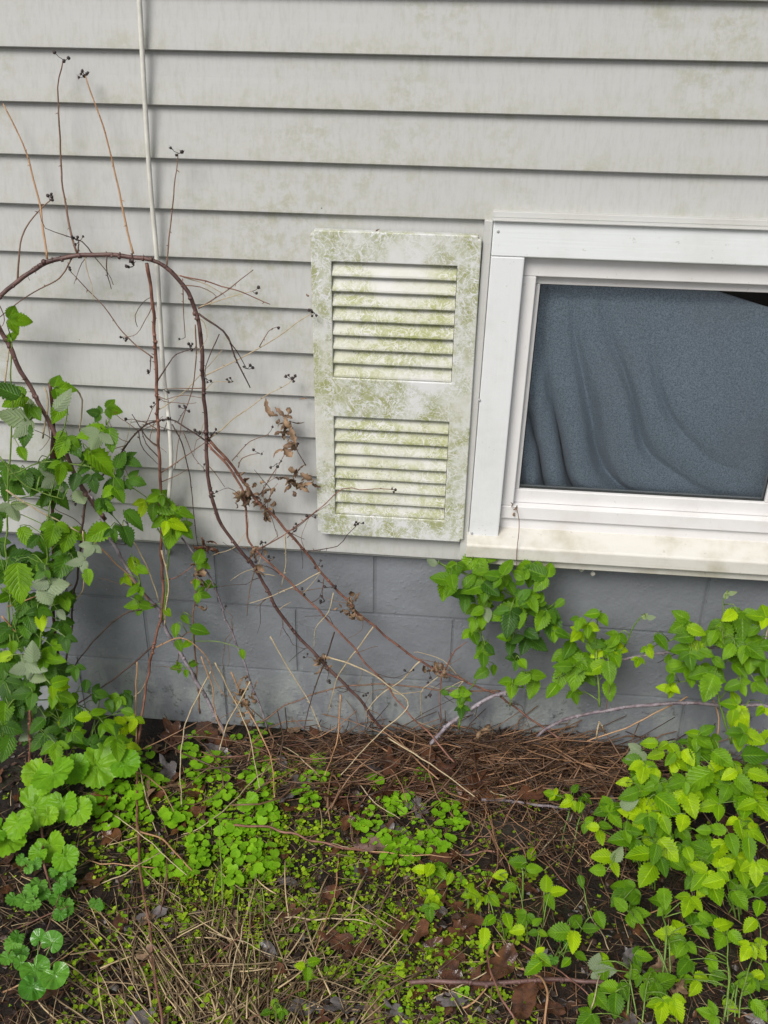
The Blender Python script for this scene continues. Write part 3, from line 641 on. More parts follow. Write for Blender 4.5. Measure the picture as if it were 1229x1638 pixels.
for (lab, u, v, y, n, sp, sz) in (
    ('curled tan dead leaf bunch on the siding beside the lower half of the shutter', 455, 672, -.04, 7, (13, 16), 0.9), ('dead leaf clump hanging low under the tan curled bunch, pointing down', 458, 712, -.045, 4, (4, 14), 0.8),
    ('brown dead leaf clump wrapped round the slanting red cane', 398, 790, -.055, 13, (14, 20), 0.8), ('brown tattered leaf bundle touching the shutter edge', 474, 770, -.05, 11, (17, 10), 0.75),
    ('small crumpled leaves on the slanting cane just above the siding edge', 428, 812, -.055, 7, (10, 12), 0.7), ('dry flower-like leaf knot on the block wall where canes cross', 560, 972, -.05, 9, (10, 14), 0.75),
    ('dark tattered leaf knot on the arched cane low on the blocks', 516, 1058, -.06, 7, (7, 10), 0.65), ('brown leaf scrap wrapped on the cane beside the red forked twig', 702, 1078, -.055, 7, (14, 6), 0.7),
    ('pale withered leaf clump dangling above the weeds at the wall foot', 395, 1125, -.07, 12, (12, 26), 0.8), ('pale dry leaf hanging under the rotted brown leaf', 315, 918, -.055, 5, (6, 10), 0.75),
    ('shrivelled dark leaf bits on the hoop cane at the siding edge', 408, 888, -.06, 6, (8, 10), 0.7), ('small dry leaf hanging against the blocks below the window', 770, 1168, -.06, 2, (3, 6), 0.9), ('narrow dry leaf pod on the thin stem over the blocks', 320, 975, -.05, 2, (2, 6), 0.7)):
    clump(u, v, y, n, sp, lab, sz)
# single odd bits on the wall
def bit(name, label, cat, u, v, y, sz, mat=None):
    o = inst(name, random.choice(DRY) if mat is None else mat, Matrix.Translation(pix(u, v, y)) @ rmat() @ Matrix.Scale(sz, 4)); return tag(o, label, cat)
bit('dead_leaf', 'small orange-brown leaf lying on top of the shutter', 'leaf', 601, 370, -.016, .3)
bit('dead_leaf', 'small brown leaf tucked behind the shutter beside its upper louvers', 'leaf', 490, 470, -.012, .35)
bit('dead_leaf', 'small tan leaf caught at the shutter edge beside its middle rail', 'leaf', 492, 638, -.012, .4)
c = pix(329, 872, -.05); e = empty('rotted_leaf', c, 'dark red-brown rotted leaf bundle stuck at the lower siding edge', 'dead leaf')
ROT = []
for me_ in DRY[2:6]: q_ = me_.copy(); q_.materials.clear(); q_.materials.append(WETL); ROT.append(q_)
for i in range(9): inst('crumpled_blade', random.choice(ROT), Matrix.Translation(c + Vector((ru(-.010, .010), ru(-.014, .006), ru(-.022, .016)))) @ rmat() @ Matrix.Scale(ru(.6, .95), 4), e)
e = empty('leaf_on_thread', pix(820, 818, -.005), 'curled pinkish-brown leaf dangling in the window corner on a long thread', 'leaf')
for i in range(3): inst('withered_leaf', DRY[3+i], Matrix.Translation(pix(818+i*3, 812+i*4, -.006)) @ rmat() @ Matrix.Scale(.42, 4), e)
stem_mesh([pix(826, 812, -.012), pix(831, 832, -.03), pix(829, 862, -.052), pix(826, 890, -.056), pix(828, 918, -.05)], .0011, .0008, C_BRN, e, 'thread', 0, .0008, 5)
for (u, v) in ((931, 913), (950, 917), (993, 909)):
    m = MB(); p = pix(u, v, -.012)
    for _ in range(3): m.lump(p + Vector((ru(-.004, .004), 0.004, ru(-.004, .004))), ru(.003, .006))
    m.tube([p + Vector((0, 0.004, 0.004)), p + Vector((0, 0.005, 0.02))], [0.0012, 0.0012], 4)
    tag(m.build('egg_case', WHITE_BIT), 'small chalky white insect case hanging under the window sill', 'insect case', 'white insect cases under the sill')
# rusty broken stick standing in the left tangle
P = [pix(80, 612, -.055), pix(84, 650, -.055), pix(86, 700, -.06), pix(86, 740, -.06), pix(84, 800, -.065), pix(86, 900, -.07), pix(88, 1010, -.08)]; P.append(Vector((P[-1].x, P[-1].y - .01, -0.02)))
pp = spline(P, .02); m = MB(); m.tube(pp, [0.0042 + 0.006*math.exp(-((p.z-0.83)/0.06)**2)*(0.8+0.4*mnoise.noise(p*60)) for p in pp], 8)
tag(m.build('broken_stick', m_wood('rusty_bark', (0.03, 0.014, 0.01), (0.15, 0.055, 0.03), 0.5), smooth=True), 'dark broken stick with rusty bark standing in the left bramble tangle', 'stick')

# ------------------------------------------------------------------ live bramble leaves
def leaflet_mesh(seed, mat, wr=0.62, n=17):
    r = random.Random(seed); vs = []; fs = []; uv = []
    fold = r.uniform(0.03, 0.17); droop = r.uniform(0.03, 0.22); twist = r.uniform(-0.25, 0.25)
    cols = (-1, -0.62, -0.28, 0, 0.28, 0.62, 1)
    for i in range(n+1):
        t = i/n
        wd = wr*0.5*(math.sin(math.pi*min(1, t**0.72))**0.82)*(1.0 - 0.30*t) + (0.03*(1-t) if 0 < i < n else 0)
        for k in cols:
            w_ = wd
            if abs(k) == 1 and 0 < i < n: w_ = wd*(1.13 if i % 2 else 0.90)*r.uniform(0.96, 1.04)
            x = k*w_; y = t - (0.05 if abs(k) == 1 and i % 2 else 0)*0.2 + abs(k)*0.05*math.sin(math.pi*t)
            z = abs(k)*wd*fold*2 - droop*t*t + 0.020*math.sin(i*math.pi)*0 + (0.012 if i % 2 else -0.010)*abs(k)*min(1, 4*t*(1-t)) + twist*x*t + 0.02*math.sin(5*t+seed)*k
            vs.append((x, y, z)); uv.append((k*0.5, t))
    m = len(cols)
    for i in range(n):
        for k in range(m-1): a = i*m+k; fs.append((a, a+1, a+m+1, a+m))
    me = bpy.data.meshes.new('leaflet'); me.from_pydata(vs, [], fs); me.materials.append(mat)
    l = me.uv_layers.new(name='UVMap')
    for lp in me.loops: l.data[lp.index].uv = uv[lp.vertex_index]
    me.polygons.foreach_set('use_smooth', [True]*len(me.polygons)); me.update(); return me
LM = {m_.name: [leaflet_mesh(11*j + q*5 + 3, m_, ru(0.58, 0.74)) for q in range(7)] for j, m_ in enumerate((L_DEEP, L_MID, L_BRT))}
def frame(d, n, s, p):
    d = d.normalized(); n = (n - d*n.dot(d)).normalized(); x = d.cross(n)
    M_ = Matrix.Identity(4)
    for i in range(3): M_[i][0], M_[i][1], M_[i][2], M_[i][3] = x[i]*s, d[i]*s, n[i]*s, p[i]
    return M_
NLEAF = [0]
def leaf(plant, stems, u, v, y, s_px, ang, mat, k=None, flip=False, upw=0.5):
    """a compound leaf: (u, v) is the middle of its end leaflet, ang its direction (0 right, 90 down)"""
    c = pix(u, v, y)
    if c.z < gz(c.x, c.y) + 0.012: c = gpix(u, v, 0.03)
    dist = (c - CAM).dot(fw); s = s_px*dist/FPX*1.03
    if ang is None: ang = random.gauss(95, 55)
    a = R(ang + ru(-12, 12))
    d = rx*math.cos(a) - up*math.sin(a)
    tocam = (CAM - c).normalized()
    n = (tocam*0.80 + Vector((0, 0, 1))*upw*0.9 + Vector((ru(-1,1), ru(-1,1), ru(-1,1)))*0.30).normalized()
    d = (d - n*d.dot(n)).normalized()
    nn = -n if flip else n
    base = c - d*s*0.48
    if k is None: k = 3 if rnd() < 0.50 else 1
    # petiole from the nearest point of the plant's stems
    best = min((q for st in stems for q in st), key=lambda q: (q - base).length + (0.03 if q.z > base.z + 0.02 else 0)) if stems else base + Vector((0, .02, -.04))
    mid = best.lerp(base, 0.55) + Vector((0, -0.004, 0.012)) - d*s*0.1
    pts = spline([best, mid, base - d*s*0.05, base], 0.02)
    if (best-base).length > 0.30: pts = spline([base - d*s*0.9 + Vector((0, 0.015, -0.02)), base - d*s*0.4, base], 0.02)
    mb = MB(); L_ = len(pts); mb.tube(pts, [0.0013 - 0.0006*i/L_ for i in range(L_)], 5)
    lo = mb.build('leaf', STEM_G, plant, True, org=base); NLEAF[0] += 1
    ms = LM[mat.name]
    inst('leaflet', random.choice(ms), frame(d, nn + Vector((ru(-1,1), ru(-1,1), ru(-1,1)))*.12, s*ru(.95, 1.08), base), lo)
    if k >= 3:
        for sg in (-1, 1):
            an = sg*R(ru(55, 80)); dd = Matrix.Rotation(an, 3, n) @ d
            inst('leaflet', random.choice(ms), frame(dd - n*ru(0, .25), nn + dd*ru(-.2, .35), s*ru(.68, .88), base - d*s*ru(0.0, .10)), lo)
def stem(plant, pts, r0=.0022, r1=.0014, mat=None, thorns=4):
    o, p = stem_mesh(pts, r0, r1, mat or STEM_G, plant, 'stem', thorns, .002, 6); return p
LEFT_TANGLE = [(35,512,35,-10),(20,538,25,-45),(11,625,45,200),(23,641,35,150),(23,667,50,180,1),(46,657,25,None),(58,660,25,None),(107,622,35,-20),(101,641,40,-60,1),(93,660,42,120),(40,695,38,100),(36,724,25,None),
 (150,660,20,200),(184,656,25,0),(148,692,46,170),(177,703,42,80),(152,708,35,110,1),(161,738,62,40),(99,716,38,120),(118,714,42,60),(193,735,32,-60),(212,739,30,20),(192,757,20,None),(177,774,26,150),(191,773,22,60),(220,770,26,20),(191,791,32,60),(129,797,36,60,1),(172,810,32,60),(97,757,32,None),(134,748,34,None),(120,770,30,100),(150,775,28,70)]
LEFT_LOW = [(23,823,36,90,1),(80,838,22,80,1),(107,866,42,100),(43,860,42,60),(83,858,38,110),(142,882,26,100,1),(121,900,26,170,1),(158,852,42,150),(183,857,22,None),(204,857,36,60),(215,831,42,45),(172,811,26,30),
 (83,912,36,-20),(63,920,22,130),(30,930,62,90),(5,957,28,150),(89,938,46,-10,1),(66,936,26,None,1),(83,952,26,80),(105,965,26,60),(55,979,26,170),(74,979,26,10),(66,995,30,90),(99,984,22,60,1),(141,922,26,90),
 (21,1035,22,90),(5,1051,32,150),(52,1043,36,-80,1),(32,1070,34,170,1),(59,1067,40,20,1),(60,1085,30,10,1),(86,1054,34,0),(80,1075,32,60),(97,1090,30,-10),(106,1032,26,70),(97,1035,26,None),(121,1078,24,80),(138,1097,22,90),
 (8,1139,42,100),(30,1136,32,60),(32,1110,36,160),(105,1115,34,20),(100,1097,28,-20),(133,1147,27,180),(158,1139,26,-30),(11,1195,42,120),(90,1206,34,90,0,3),(150,1182,20,-60),(189,1198,34,90,0,3),(204,1138,20,None),(175,1165,26,60),(60,1160,30,None),(125,1180,24,None),(20,1165,34,None)]
RIGHT_OF_CABLE = [(244,797,26,150),(268,812,42,30),(298,822,26,30),(228,815,26,120),(274,858,42,100),(285,840,36,20),(300,852,27,40),(255,835,26,150),(290,815,22,-30)]
ON_LAV = [(215,904,30,60),(228,912,24,20),(212,946,24,120),(212,968,27,160),(234,969,24,20),(268,979,17,60),(205,930,18,None)]
ON_PALE = [(297,991,19,60),(281,1008,24,90),(320,1008,32,20),(314,934,20,90),(319,890,28,-60),(328,952,22,30),(336,935,20,10),(300,1030,18,None),(287,1032,20,80),(280,1068,16,170),(298,1077,14,90),(310,1062,15,0),(388,1046,16,80),(330,905,18,40)]
UNDER_SILL = [(707,926,36,205),(711,941,36,110),(724,931,30,80),(691,899,19,190,1),(757,941,40,150),(786,941,37,60),(776,960,42,95),(751,929,29,None),(811,907,32,-80),(787,921,30,200),(804,931,27,None),(817,939,27,None),(744,964,30,100),(764,978,24,150),(772,992,27,90),(780,984,26,85,1,1),(807,980,47,150),(814,998,42,100),(830,985,37,70),(853,966,34,60),(867,992,34,110),(883,1003,47,80),(881,980,32,20),(757,1002,22,None),(760,1019,27,None),(771,1037,30,120),(784,1039,22,60),(774,1055,24,None),(771,1077,26,160,0,1),(790,1072,20,80,0,1),(807,1019,24,180,0,1),(826,1021,27,-20,0,1),(817,1035,30,95,0,1),(860,1030,37,40),(851,1014,27,None),(820,1052,24,190,0,1),(826,1064,20,110,0,1),(837,1062,22,60,0,1),(836,1086,30,150,0,1),(859,1080,30,10,0,1),(852,1101,37,95,0,1),(840,950,26,-40),(865,955,22,-60),(895,965,20,None),(795,955,26,None),(730,915,24,None),(770,915,26,None),(830,920,22,None)]
LOW_SPRIG = [(730,1110,22,180),(745,1109,20,0),(737,1124,24,90),(738,1140,20,95),(819,1103,27,100),(712,1108,14,None)]
MID_SPRAY = [(901,1015,27,None),(910,1039,34,120),(921,1017,22,None),(901,1066,30,190,0,1),(896,1087,42,110,0,1),(883,1105,30,130),(921,1080,47,100),(926,1058,37,40),(946,1067,32,30),(921,1117,20,80),(947,982,26,180,0,1),(965,991,24,60,0,1),(979,1031,32,-30),(983,1050,40,70),(954,1069,40,150,0,1),(975,1076,40,90,0,1),(975,1104,32,80),(940,1010,24,None),(955,1030,26,None),(925,1000,20,None)]
RIGHT_SPRAY = [(1058,1026,30,60),(1086,1003,37,160),(1113,1008,30,30),(1095,1019,32,190),(1089,1039,37,170,0,1),(1115,1040,34,80,0,1),(1167,985,28,150,0,1),(1188,1000,44,85),(1208,985,32,190),(1166,1043,32,130),(1185,1040,37,60),(1209,1043,37,50),(1225,1033,30,None),(1119,1078,34,180,0,1),(1135,1099,47,110,0,1),(1145,1085,32,20),(1073,1085,20,-60),(1062,1100,22,180),(1080,1103,18,60),(1172,1097,27,170),(1189,1103,24,80),(1219,1100,26,60),(1166,1126,28,180),(1172,1149,32,110,0,1),(1189,1143,30,60,0,1),(1216,1138,17,None),(1140,1020,26,None),(1105,1060,28,None),(1200,1065,30,None),(1150,1060,26,None),(1225,1070,28,None),(1205,1010,26,None),(1040,1045,20,None),(1130,1045,24,None),(1020,1060,18,None)]
BUSH = [(1038,1189,30,190,0,1),(1050,1207,28,160,0,1),(1061,1193,22,None,0,1),(1079,1201,30,None),(1072,1215,27,None),(1092,1225,27,None),(1102,1212,30,70),(1109,1173,24,200,0,1),(1132,1167,28,-20,0,1),(1092,1186,16,None,0,1),(1129,1189,30,45),(1156,1213,40,60),(1145,1225,34,None),(1175,1172,28,180),(1203,1180,38,40),(1208,1208,42,None),(1179,1231,24,80),(1166,1240,30,150),(1114,1248,62,150),(1140,1243,37,20),(1000,1251,24,180),(1029,1236,32,None),(1050,1239,22,None),(1006,1272,37,160),(1027,1265,32,None),(1041,1258,26,None),(1054,1263,22,None),(1006,1286,30,-20,1),(1010,1300,40,200),(1034,1290,47,None),(1069,1287,47,40),(1079,1255,30,None),(1097,1262,24,80),(1086,1274,27,None),(1105,1286,40,80),(1092,1316,32,100,0,1),(1195,1288,34,170),(1220,1293,57,60),(1145,1326,34,190,0,1),(1147,1361,47,120,0,1),(1172,1349,34,70,0,1),(1199,1359,40,100,0,1),(1186,1326,32,None),(1213,1337,30,50),(1163,1382,30,None),(1188,1396,44,75),(1126,1328,24,180),(1043,1342,32,-10),(1048,1366,34,110),(1022,1366,40,190),(1036,1399,42,110),(1069,1359,42,60),(1081,1380,32,None),(1061,1385,32,80),(996,1342,42,170),(989,1366,30,-60,1),(964,1370,32,180),(956,1392,27,190),(985,1389,27,80),(948,1323,22,180,0,1),(968,1321,22,0,0,1),(961,1339,24,90,0,1),(1123,1361,37,None),(1119,1408,37,None),(1142,1410,37,None),(1102,1366,24,None),
 (992,1446,28,220,0,1),(1016,1437,28,-50,0,1),(1018,1467,28,30,0,1),(1063,1437,34,80,0,1),(1067,1494,42,180),(1157,1479,32,-20,0,1),(1155,1501,34,120,0,1),(1178,1501,30,50,0,1),(1193,1524,27,None),(1216,1522,27,None),(1050,1582,37,None),(1058,1620,37,100),(1084,1616,34,80),(1111,1582,30,None),(1100,1566,24,None),(1122,1563,24,None),(1185,1574,20,None),(1174,1585,20,None),(1122,1417,32,None),(1145,1429,42,60),(1214,1452,27,None),(974,1578,32,190,0,1),(998,1585,28,60,0,1),(985,1608,38,95,0,1),(960,1538,22,190),(1185,1440,34,None),(1210,1400,36,None),(1100,1450,32,None),(1130,1470,30,None),(1200,1480,28,None),(1090,1520,28,None),(1030,1530,28,None),(1140,1540,28,None),(1170,1610,30,None),(1210,1560,28,None),(1215,1615,34,None),(1130,1620,30,None),(1010,1560,24,None),(1215,1240,38,40),(1160,1270,34,None),(1190,1255,36,None),(1130,1290,36,None),(1150,1300,28,None),(1225,1180,30,None),(1065,1320,32,None),(1040,1320,30,None),(1015,1330,26,None)]
FRONT = [(829,1379,28,200,0,1),(851,1364,28,-80,0,1),(855,1390,28,10,0,1),(874,1414,28,-95,0,1),(894,1426,28,-5,0,1),(881,1443,28,80,0,1),(782,1473,26,150),(775,1498,28,None),(813,1473,28,None),(836,1475,26,None),(860,1474,20,-60,0,1),(853,1492,16,160,0,1),(868,1493,16,30,0,1),(827,1488,27,None),(895,1491,38,170,0,1),(922,1473,28,-60,0,1),(918,1505,36,100,0,1),(870,1536,26,50),(852,1549,36,130),(905,1286,24,None),(878,1269,18,200),(920,1261,16,-40),(928,1291,20,None),(947,1322,20,None),(800,1400,26,None),(815,1420,24,None),(790,1440,22,None),(905,1540,20,None),(930,1530,22,None),(945,1485,26,None),(960,1470,26,None),(930,1410,20,None),(890,1275,20,None),(940,1280,18,None)]
SPRIG = [(687,1391,24,None),(705,1396,27,None),(671,1391,24,180),(687,1439,20,None),(688,1463,24,90),(700,1444,18,20),(678,1425,20,None),(720,1405,20,None)]
SPRIG2 = [(746,1432,18,160),(760,1429,22,30),(753,1419,20,-60),(765,1445,16,None)]
SPRIG3 = [(492,1559,24,95,0,1),(480,1545,20,190,0,1),(502,1538,22,-30,0,1)]
SPRIG4 = [(440,1607,18,None),(425,1620,18,None),(450,1625,16,None),(640,1545,16,None)]
def grow(name, label, base, stems_uvy, leaves, mats, ydep, group, extra=0, exbox=None, upw=0.5, sm=None, kdef=None):
    e = empty(name, base, label, 'bramble', group)
    S = [stem(e, [(Vector(q) if isinstance(q, (Vector, tuple)) and len(q) == 3 and isinstance(q, Vector) else pix(*q)) for q in st], *( (.003, .0016) if i == 0 else (.0018, .0012)), mat=sm) for i, st in enumerate(stems_uvy)]
    for L_ in leaves:
        u, v, s, a = L_[:4]; fl = len(L_) > 4 and L_[4] == 1; k = L_[5] if len(L_) > 5 else kdef
        leaf(e, S, u, v, ydep(u, v) + ru(-.025, .02), s, a, random.choice(mats), k, fl, upw)
    for _ in range(extra):
        u, v = ru(exbox[0], exbox[2]), ru(exbox[1], exbox[3])
        leaf(e, S, u, v, ydep(u, v) + ru(.01, .05), ru(24, 42), None, random.choice(mats[:1]), 3, rnd() < 0.06, upw)
    return e
def gb(u, v): return gpix(u, v)
G_ = 'live leafy brambles'
grow('bramble', 'leafy bramble tangle spilling over the purple-red cane against the lower siding', gb(60, 1170), [
    [(20,1130,-.20),(15,1000,-.16),(10,880,-.13),(15,760,-.12),(20,660,-.11),(18,540,-.10)], [(15,760,-.12),(70,740,-.12),(130,745,-.11),(190,765,-.10),(240,800,-.09)], [(70,740,-.12),(100,690,-.11),(110,630,-.10)], [(130,745,-.11),(160,700,-.10),(180,660,-.09)], [(20,700,-.12),(60,660,-.11)], [(0,730,-.13),(40,775,-.13),(100,800,-.12)]],
    LEFT_TANGLE, (L_DEEP, L_MID, L_DEEP, L_MID), lambda u, v: -.10 - .03*rnd(), G_, 12, (0, 740, 100, 830))
grow('bramble', 'dense leafy bramble mass in front of the blocks, with some silvery leaf undersides', gb(40, 1210), [
    [(45,1180,-.22),(60,1080,-.20),(70,980,-.17),(75,880,-.14),(80,800,-.12)], [(60,1080,-.20),(30,1020,-.19),(15,950,-.18)], [(70,980,-.17),(110,920,-.14),(160,860,-.10),(205,840,-.09)], [(60,1120,-.21),(110,1120,-.19),(160,1150,-.18),(195,1190,-.18)], [(45,1100,-.22),(15,1130,-.24),(5,1180,-.25)]],
    LEFT_LOW, (L_DEEP, L_MID, L_DEEP, L_MID, L_BRT), lambda u, v: -.14 - .12*max(0, (v-850)/330), G_, 46, (-10, 800, 110, 1200))
grow('bramble', 'low leafy bramble shoots at the wall foot behind the scalloped leaves', gb(140, 1190), [[(140,1200,-.14),(150,1160,-.14),(160,1120,-.13)], [(170,1195,-.13),(190,1160,-.13),(205,1135,-.12)], [(110,1190,-.18),(95,1150,-.19)]],
    [(ru(60, 215), ru(1105, 1200), ru(20, 32), None) for _ in range(26)], (L_MID, L_DEEP, L_BRT), lambda u, v: -.15 - .05*rnd(), G_)
grow('bramble', 'small bright leafy shoot at the end of the white cable', gb(280, 1170), [[(262,990,-.085),(270,900,-.075),(275,850,-.075),(270,805,-.07)], [(272,870,-.075),(295,850,-.07),(300,820,-.07)], [(268,880,-.075),(245,830,-.07),(232,800,-.07)]], RIGHT_OF_CABLE, (L_MID, L_BRT), lambda u, v: -.075, G_)
grow('bramble', 'few small leaves growing along the lavender-bloomed cane', gb(230, 1160), [[(226,944,-.085),(222,920,-.09),(218,900,-.09)], [(250,970,-.085),(225,965,-.09),(208,955,-.09)]], ON_LAV, (L_MID, L_BRT), lambda u, v: -.09, G_)
grow('bramble', 'sparse sprigs of small leaves on the thin stem below the rotted leaf', gb(330, 1165), [[(320,1140,-.07),(312,1050,-.06),(310,980,-.06),(318,890,-.06)], [(314,960,-.06),(330,945,-.06),(338,930,-.06)], [(311,1010,-.06),(290,1020,-.065),(285,1065,-.07)]], ON_PALE, (L_MID, L_MID), lambda u, v: -.065, G_, sm=C_BRN)
grow('bramble', 'leafy bramble spray hanging under the left end of the window sill', gb(790, 1180), [
    [(700,900,-.05),(740,915,-.06),(800,940,-.07),(850,975,-.07),(900,1010,-.07),(960,1040,-.07)], [(800,940,-.07),(770,990,-.08),(775,1050,-.08)], [(850,975,-.07),(815,1030,-.09),(840,1080,-.10)], [(740,915,-.06),(755,895,-.05)], [(775,1050,-.08),(765,1085,-.08),(745,1110,-.08),(735,1150,-.09)]],
    UNDER_SILL, (L_MID, L_MID, L_DEEP), lambda u, v: -.085 - .03*rnd(), G_, 5, (720, 900, 880, 990))
grow('bramble', 'little leafy sprig beside the grey-lavender cane at the wall foot', gb(735, 1175), [[(735,1165,-.10),(738,1130,-.09),(735,1100,-.085)], [(815,1130,-.09),(819,1095,-.09)]], LOW_SPRIG, (L_MID, L_DEEP), lambda u, v: -.09, G_)
grow('bramble', 'leafy spray right of the sill spray, with curling pale shoot tips', gb(930, 1180), [
    [(960,1130,-.13),(955,1060,-.10),(940,1030,-.09),(905,1020,-.09)], [(958,1090,-.11),(955,1020,-.09),(956,985,-.085)], [(998,1035,-.08),(1015,1000,-.08),(1028,986,-.075),(1040,988,-.07)], [(955,1060,-.10),(920,1070,-.1),(890,1085,-.1)], [(955,1060,-.10),(985,1045,-.09),(998,1035,-.08)]],
    MID_SPRAY + [(1032,986,12,-40,1,1),(1041,988,14,10,1,1)], (L_MID, L_BRT, L_MID), lambda u, v: -.10 - .03*rnd(), G_, 4, (890, 1000, 985, 1090))
grow('bramble', 'leafy spray rising in front of the blocks above the level lavender cane', gb(1170, 1210), [
    [(1170,1190,-.20),(1150,1120,-.16),(1140,1050,-.12),(1100,1020,-.10),(1060,1030,-.09)], [(1160,1060,-.13),(1155,1010,-.11),(1158,960,-.10),(1163,948,-.095)], [(1150,1120,-.16),(1200,1060,-.13),(1229,1000,-.12)], [(1150,1100,-.15),(1100,1090,-.13),(1070,1095,-.12)], [(1170,1150,-.18),(1200,1120,-.16)]],
    RIGHT_SPRAY + [(1162,952,14,-85,1,1),(1172,949,14,5,1,1)], (L_MID, L_BRT, L_MID), lambda u, v: -.12 - .10*max(0, (v-1000)/160), G_, 10, (1080, 1000, 1240, 1100))
def ybush(u, v): return -.27 - .47*max(0, min(1, (v-1165)/470.0))
# the bush: six plants, each leaf goes to the plant whose middle is nearest
mids = [((1085, 1215), 'bright green bramble plant closest to the wall in the yellow-green bush'), ((1190, 1235), 'tall bright bramble plant with the largest lime leaves in the bush'), ((1030, 1320), 'bramble plant at the bush edge beside the dark timber'), ((1165, 1370), 'bramble plant with broad pointed leaves in the middle of the bush'), ((1060, 1480), 'open bramble plant with gaps of dark litter below the bush'), ((1160, 1560), 'low bramble plant with small crowded leaves in front of the bush'), ((1000, 1585), 'bramble shoot with one large three-part leaf beside the purple ground cane')]
sets = {i: [] for i in range(len(mids))}
for L_ in BUSH: sets[min(range(len(mids)), key=lambda i: (mids[i][0][0]-L_[0])**2 + (mids[i][0][1]-L_[1])**2)].append(L_)
for i, ((mu, mv), lab) in enumerate(mids):
    bu, bv = mu + 10, min(1640, mv + 95); g0 = gpix(bu, bv)
    st = []
    tops = [(mu, mv - 20)] + [(L_[0], L_[1]) for L_ in sets[i][::4]]
    for (tu, tv) in tops:
        t_ = pix(tu, tv, ybush(tu, tv) + .02); t_.z = max(t_.z, gz(t_.x, t_.y) + .03)
        st.append([g0 + Vector((ru(-.02, .02), ru(-.02, .02), -.01)), g0.lerp(t_, .5) + Vector((0, .015, .03)), t_])
    e = grow('bramble', lab, g0, st, sets[i], (L_MID, L_BRT, L_BRT) if i < 4 else (L_MID, L_BRT), ybush, G_, 11 if i < 4 else 6, (mu-75, mv-50, mu+75, mv+60), 0.75)
for (lab, lv, (bu, bv)) in (('low bramble shoots with yellow-green three-part leaves in front of the dark timber', FRONT, (860, 1500)), ('bramble sprig with light green leaves beside the reddish fallen leaf', SPRIG, (692, 1430)), ('tiny bramble sprig right of the light green sprig', SPRIG2, (757, 1440)), ('single three-part bramble leaf standing in the straw', SPRIG3, (492, 1575)), ('scattered little bramble leaves in the grey rotted leaves', SPRIG4, (445, 1625))):
    g0 = gb(bu, bv); st = []
    for L_ in lv[::3]:
        t_ = gpix(L_[0], L_[1], .055); st.append([g0.lerp(Vector((t_.x, t_.y - .01, gz(t_.x, t_.y))), .65) + Vector((0, 0, -.005)), g0.lerp(t_, .8) + Vector((0, 0, .015)), t_])
    def yfront(u, v): return gpix(u, v, ru(.05, .11)).y
    grow('bramble', lab, g0, st, lv, (L_BRT, L_MID), yfront, G_, 0, None, 0.8)

# ------------------------------------------------------------------ round-leaved plants on the ground
def round_mesh(mat, seed, lobes=11, deep=0.07, glossy=False):
    r = random.Random(seed); vs = [(0, 0.06, -0.03)]; uv = [(0, 0.1)]; fs = []; N = 66; rings = (0.35, 0.7, 1.0)
    for ri, q in enumerate(rings):
        for i in range(N):
            th = -math.pi/2 + 2*math.pi*(i+0.5)/N
            notch = 1 - 0.85*math.exp(-((abs(math.atan2(math.sin(th+math.pi/2), math.cos(th+math.pi/2))))/0.30)**2)
            rr = q*(0.5 + (deep*0.5*abs(math.sin(lobes*(th)/2*1.0)) if q == 1 else 0))*(1 if q < 1 else 1)*(0.3 + 0.7*notch)
            x, y = rr*math.cos(th), rr*math.sin(th)*0.92 + 0.12
            z = 0.10*q*q - 0.09*q*q*abs(math.sin(th*2.5+seed))*0.6 + 0.03*math.sin(3*th + seed) + q*0.016*math.sin(9*th + seed) + r.uniform(-.012, .012)
            vs.append((x, y, z)); uv.append((x, y + 0.5))
    for i in range(N): fs.append((0, 1+i, 1+(i+1) % N))
    for ri in range(2):
        for i in range(N): a = 1+ri*N+i; b_ = 1+ri*N+(i+1) % N; fs.append((a, a+N, b_+N, b_))
    me = bpy.data.meshes.new('leaf'); me.from_pydata(vs, [], fs); me.materials.append(mat)
    l = me.uv_layers.new(name='UVMap')
    for lp in me.loops: l.data[lp.index].uv = uv[lp.vertex_index]
    me.polygons.foreach_set('use_smooth', [True]*len(me.polygons)); return me
RM = [round_mesh(L_RND, s, 21, .13) for s in range(5)]; GM = [round_mesh(L_GLO, s, 3, .02) for s in range(3)]
IV = [round_mesh(L_IVY, s + 9, 13, .20) for s in range(4)]
def round_plant(label, base, leaves, meshes, group, h=(.04, .09), name='round_leaf_plant', cat='weed', tilt=0.35):
    g0 = gpix(*base); e = empty(name, g0, label, cat, group)
    for (u, v, s) in leaves:
        c = gpix(u, v, ru(*h)); dist = (c - CAM).dot(fw); sz = s*dist/FPX*1.02
        n = (Vector((ru(-1,1)*tilt, -0.5 + ru(-1,1)*tilt, 1.0))).normalized()
        d = Vector((c.x - g0.x + ru(-.02, .02), c.y - g0.y - .02, 0)); d = (d - n*d.dot(n)).normalized()
        inst('leaf', random.choice(meshes), frame(d, n, sz, c - d*sz*0.1), e)
        mid = g0.lerp(c, .5) + Vector((0, 0, .012)); m = MB(); p = spline([g0 + Vector((ru(-.01,.01), ru(-.01,.01), -.005)), mid, c - n*.002], .02); m.tube(p, [.0013]*len(p), 5); m.build('leaf_stalk', STEM_G, e, True)
GR = 'round-leaved weeds on the ground'
round_plant('large scalloped round leaves in front of the bramble mass, beside the red-brown cane', (95, 1262), [(86,1238,64),(63,1238,50),(120,1230,46),(156,1225,64),(200,1222,46),(70,1255,34)], RM, GR, (.08, .13))
round_plant('broad scalloped leaf with a small hole, beside the dead leaf', (60, 1325), [(54,1293,66),(30,1318,48),(78,1305,30)], RM, GR)
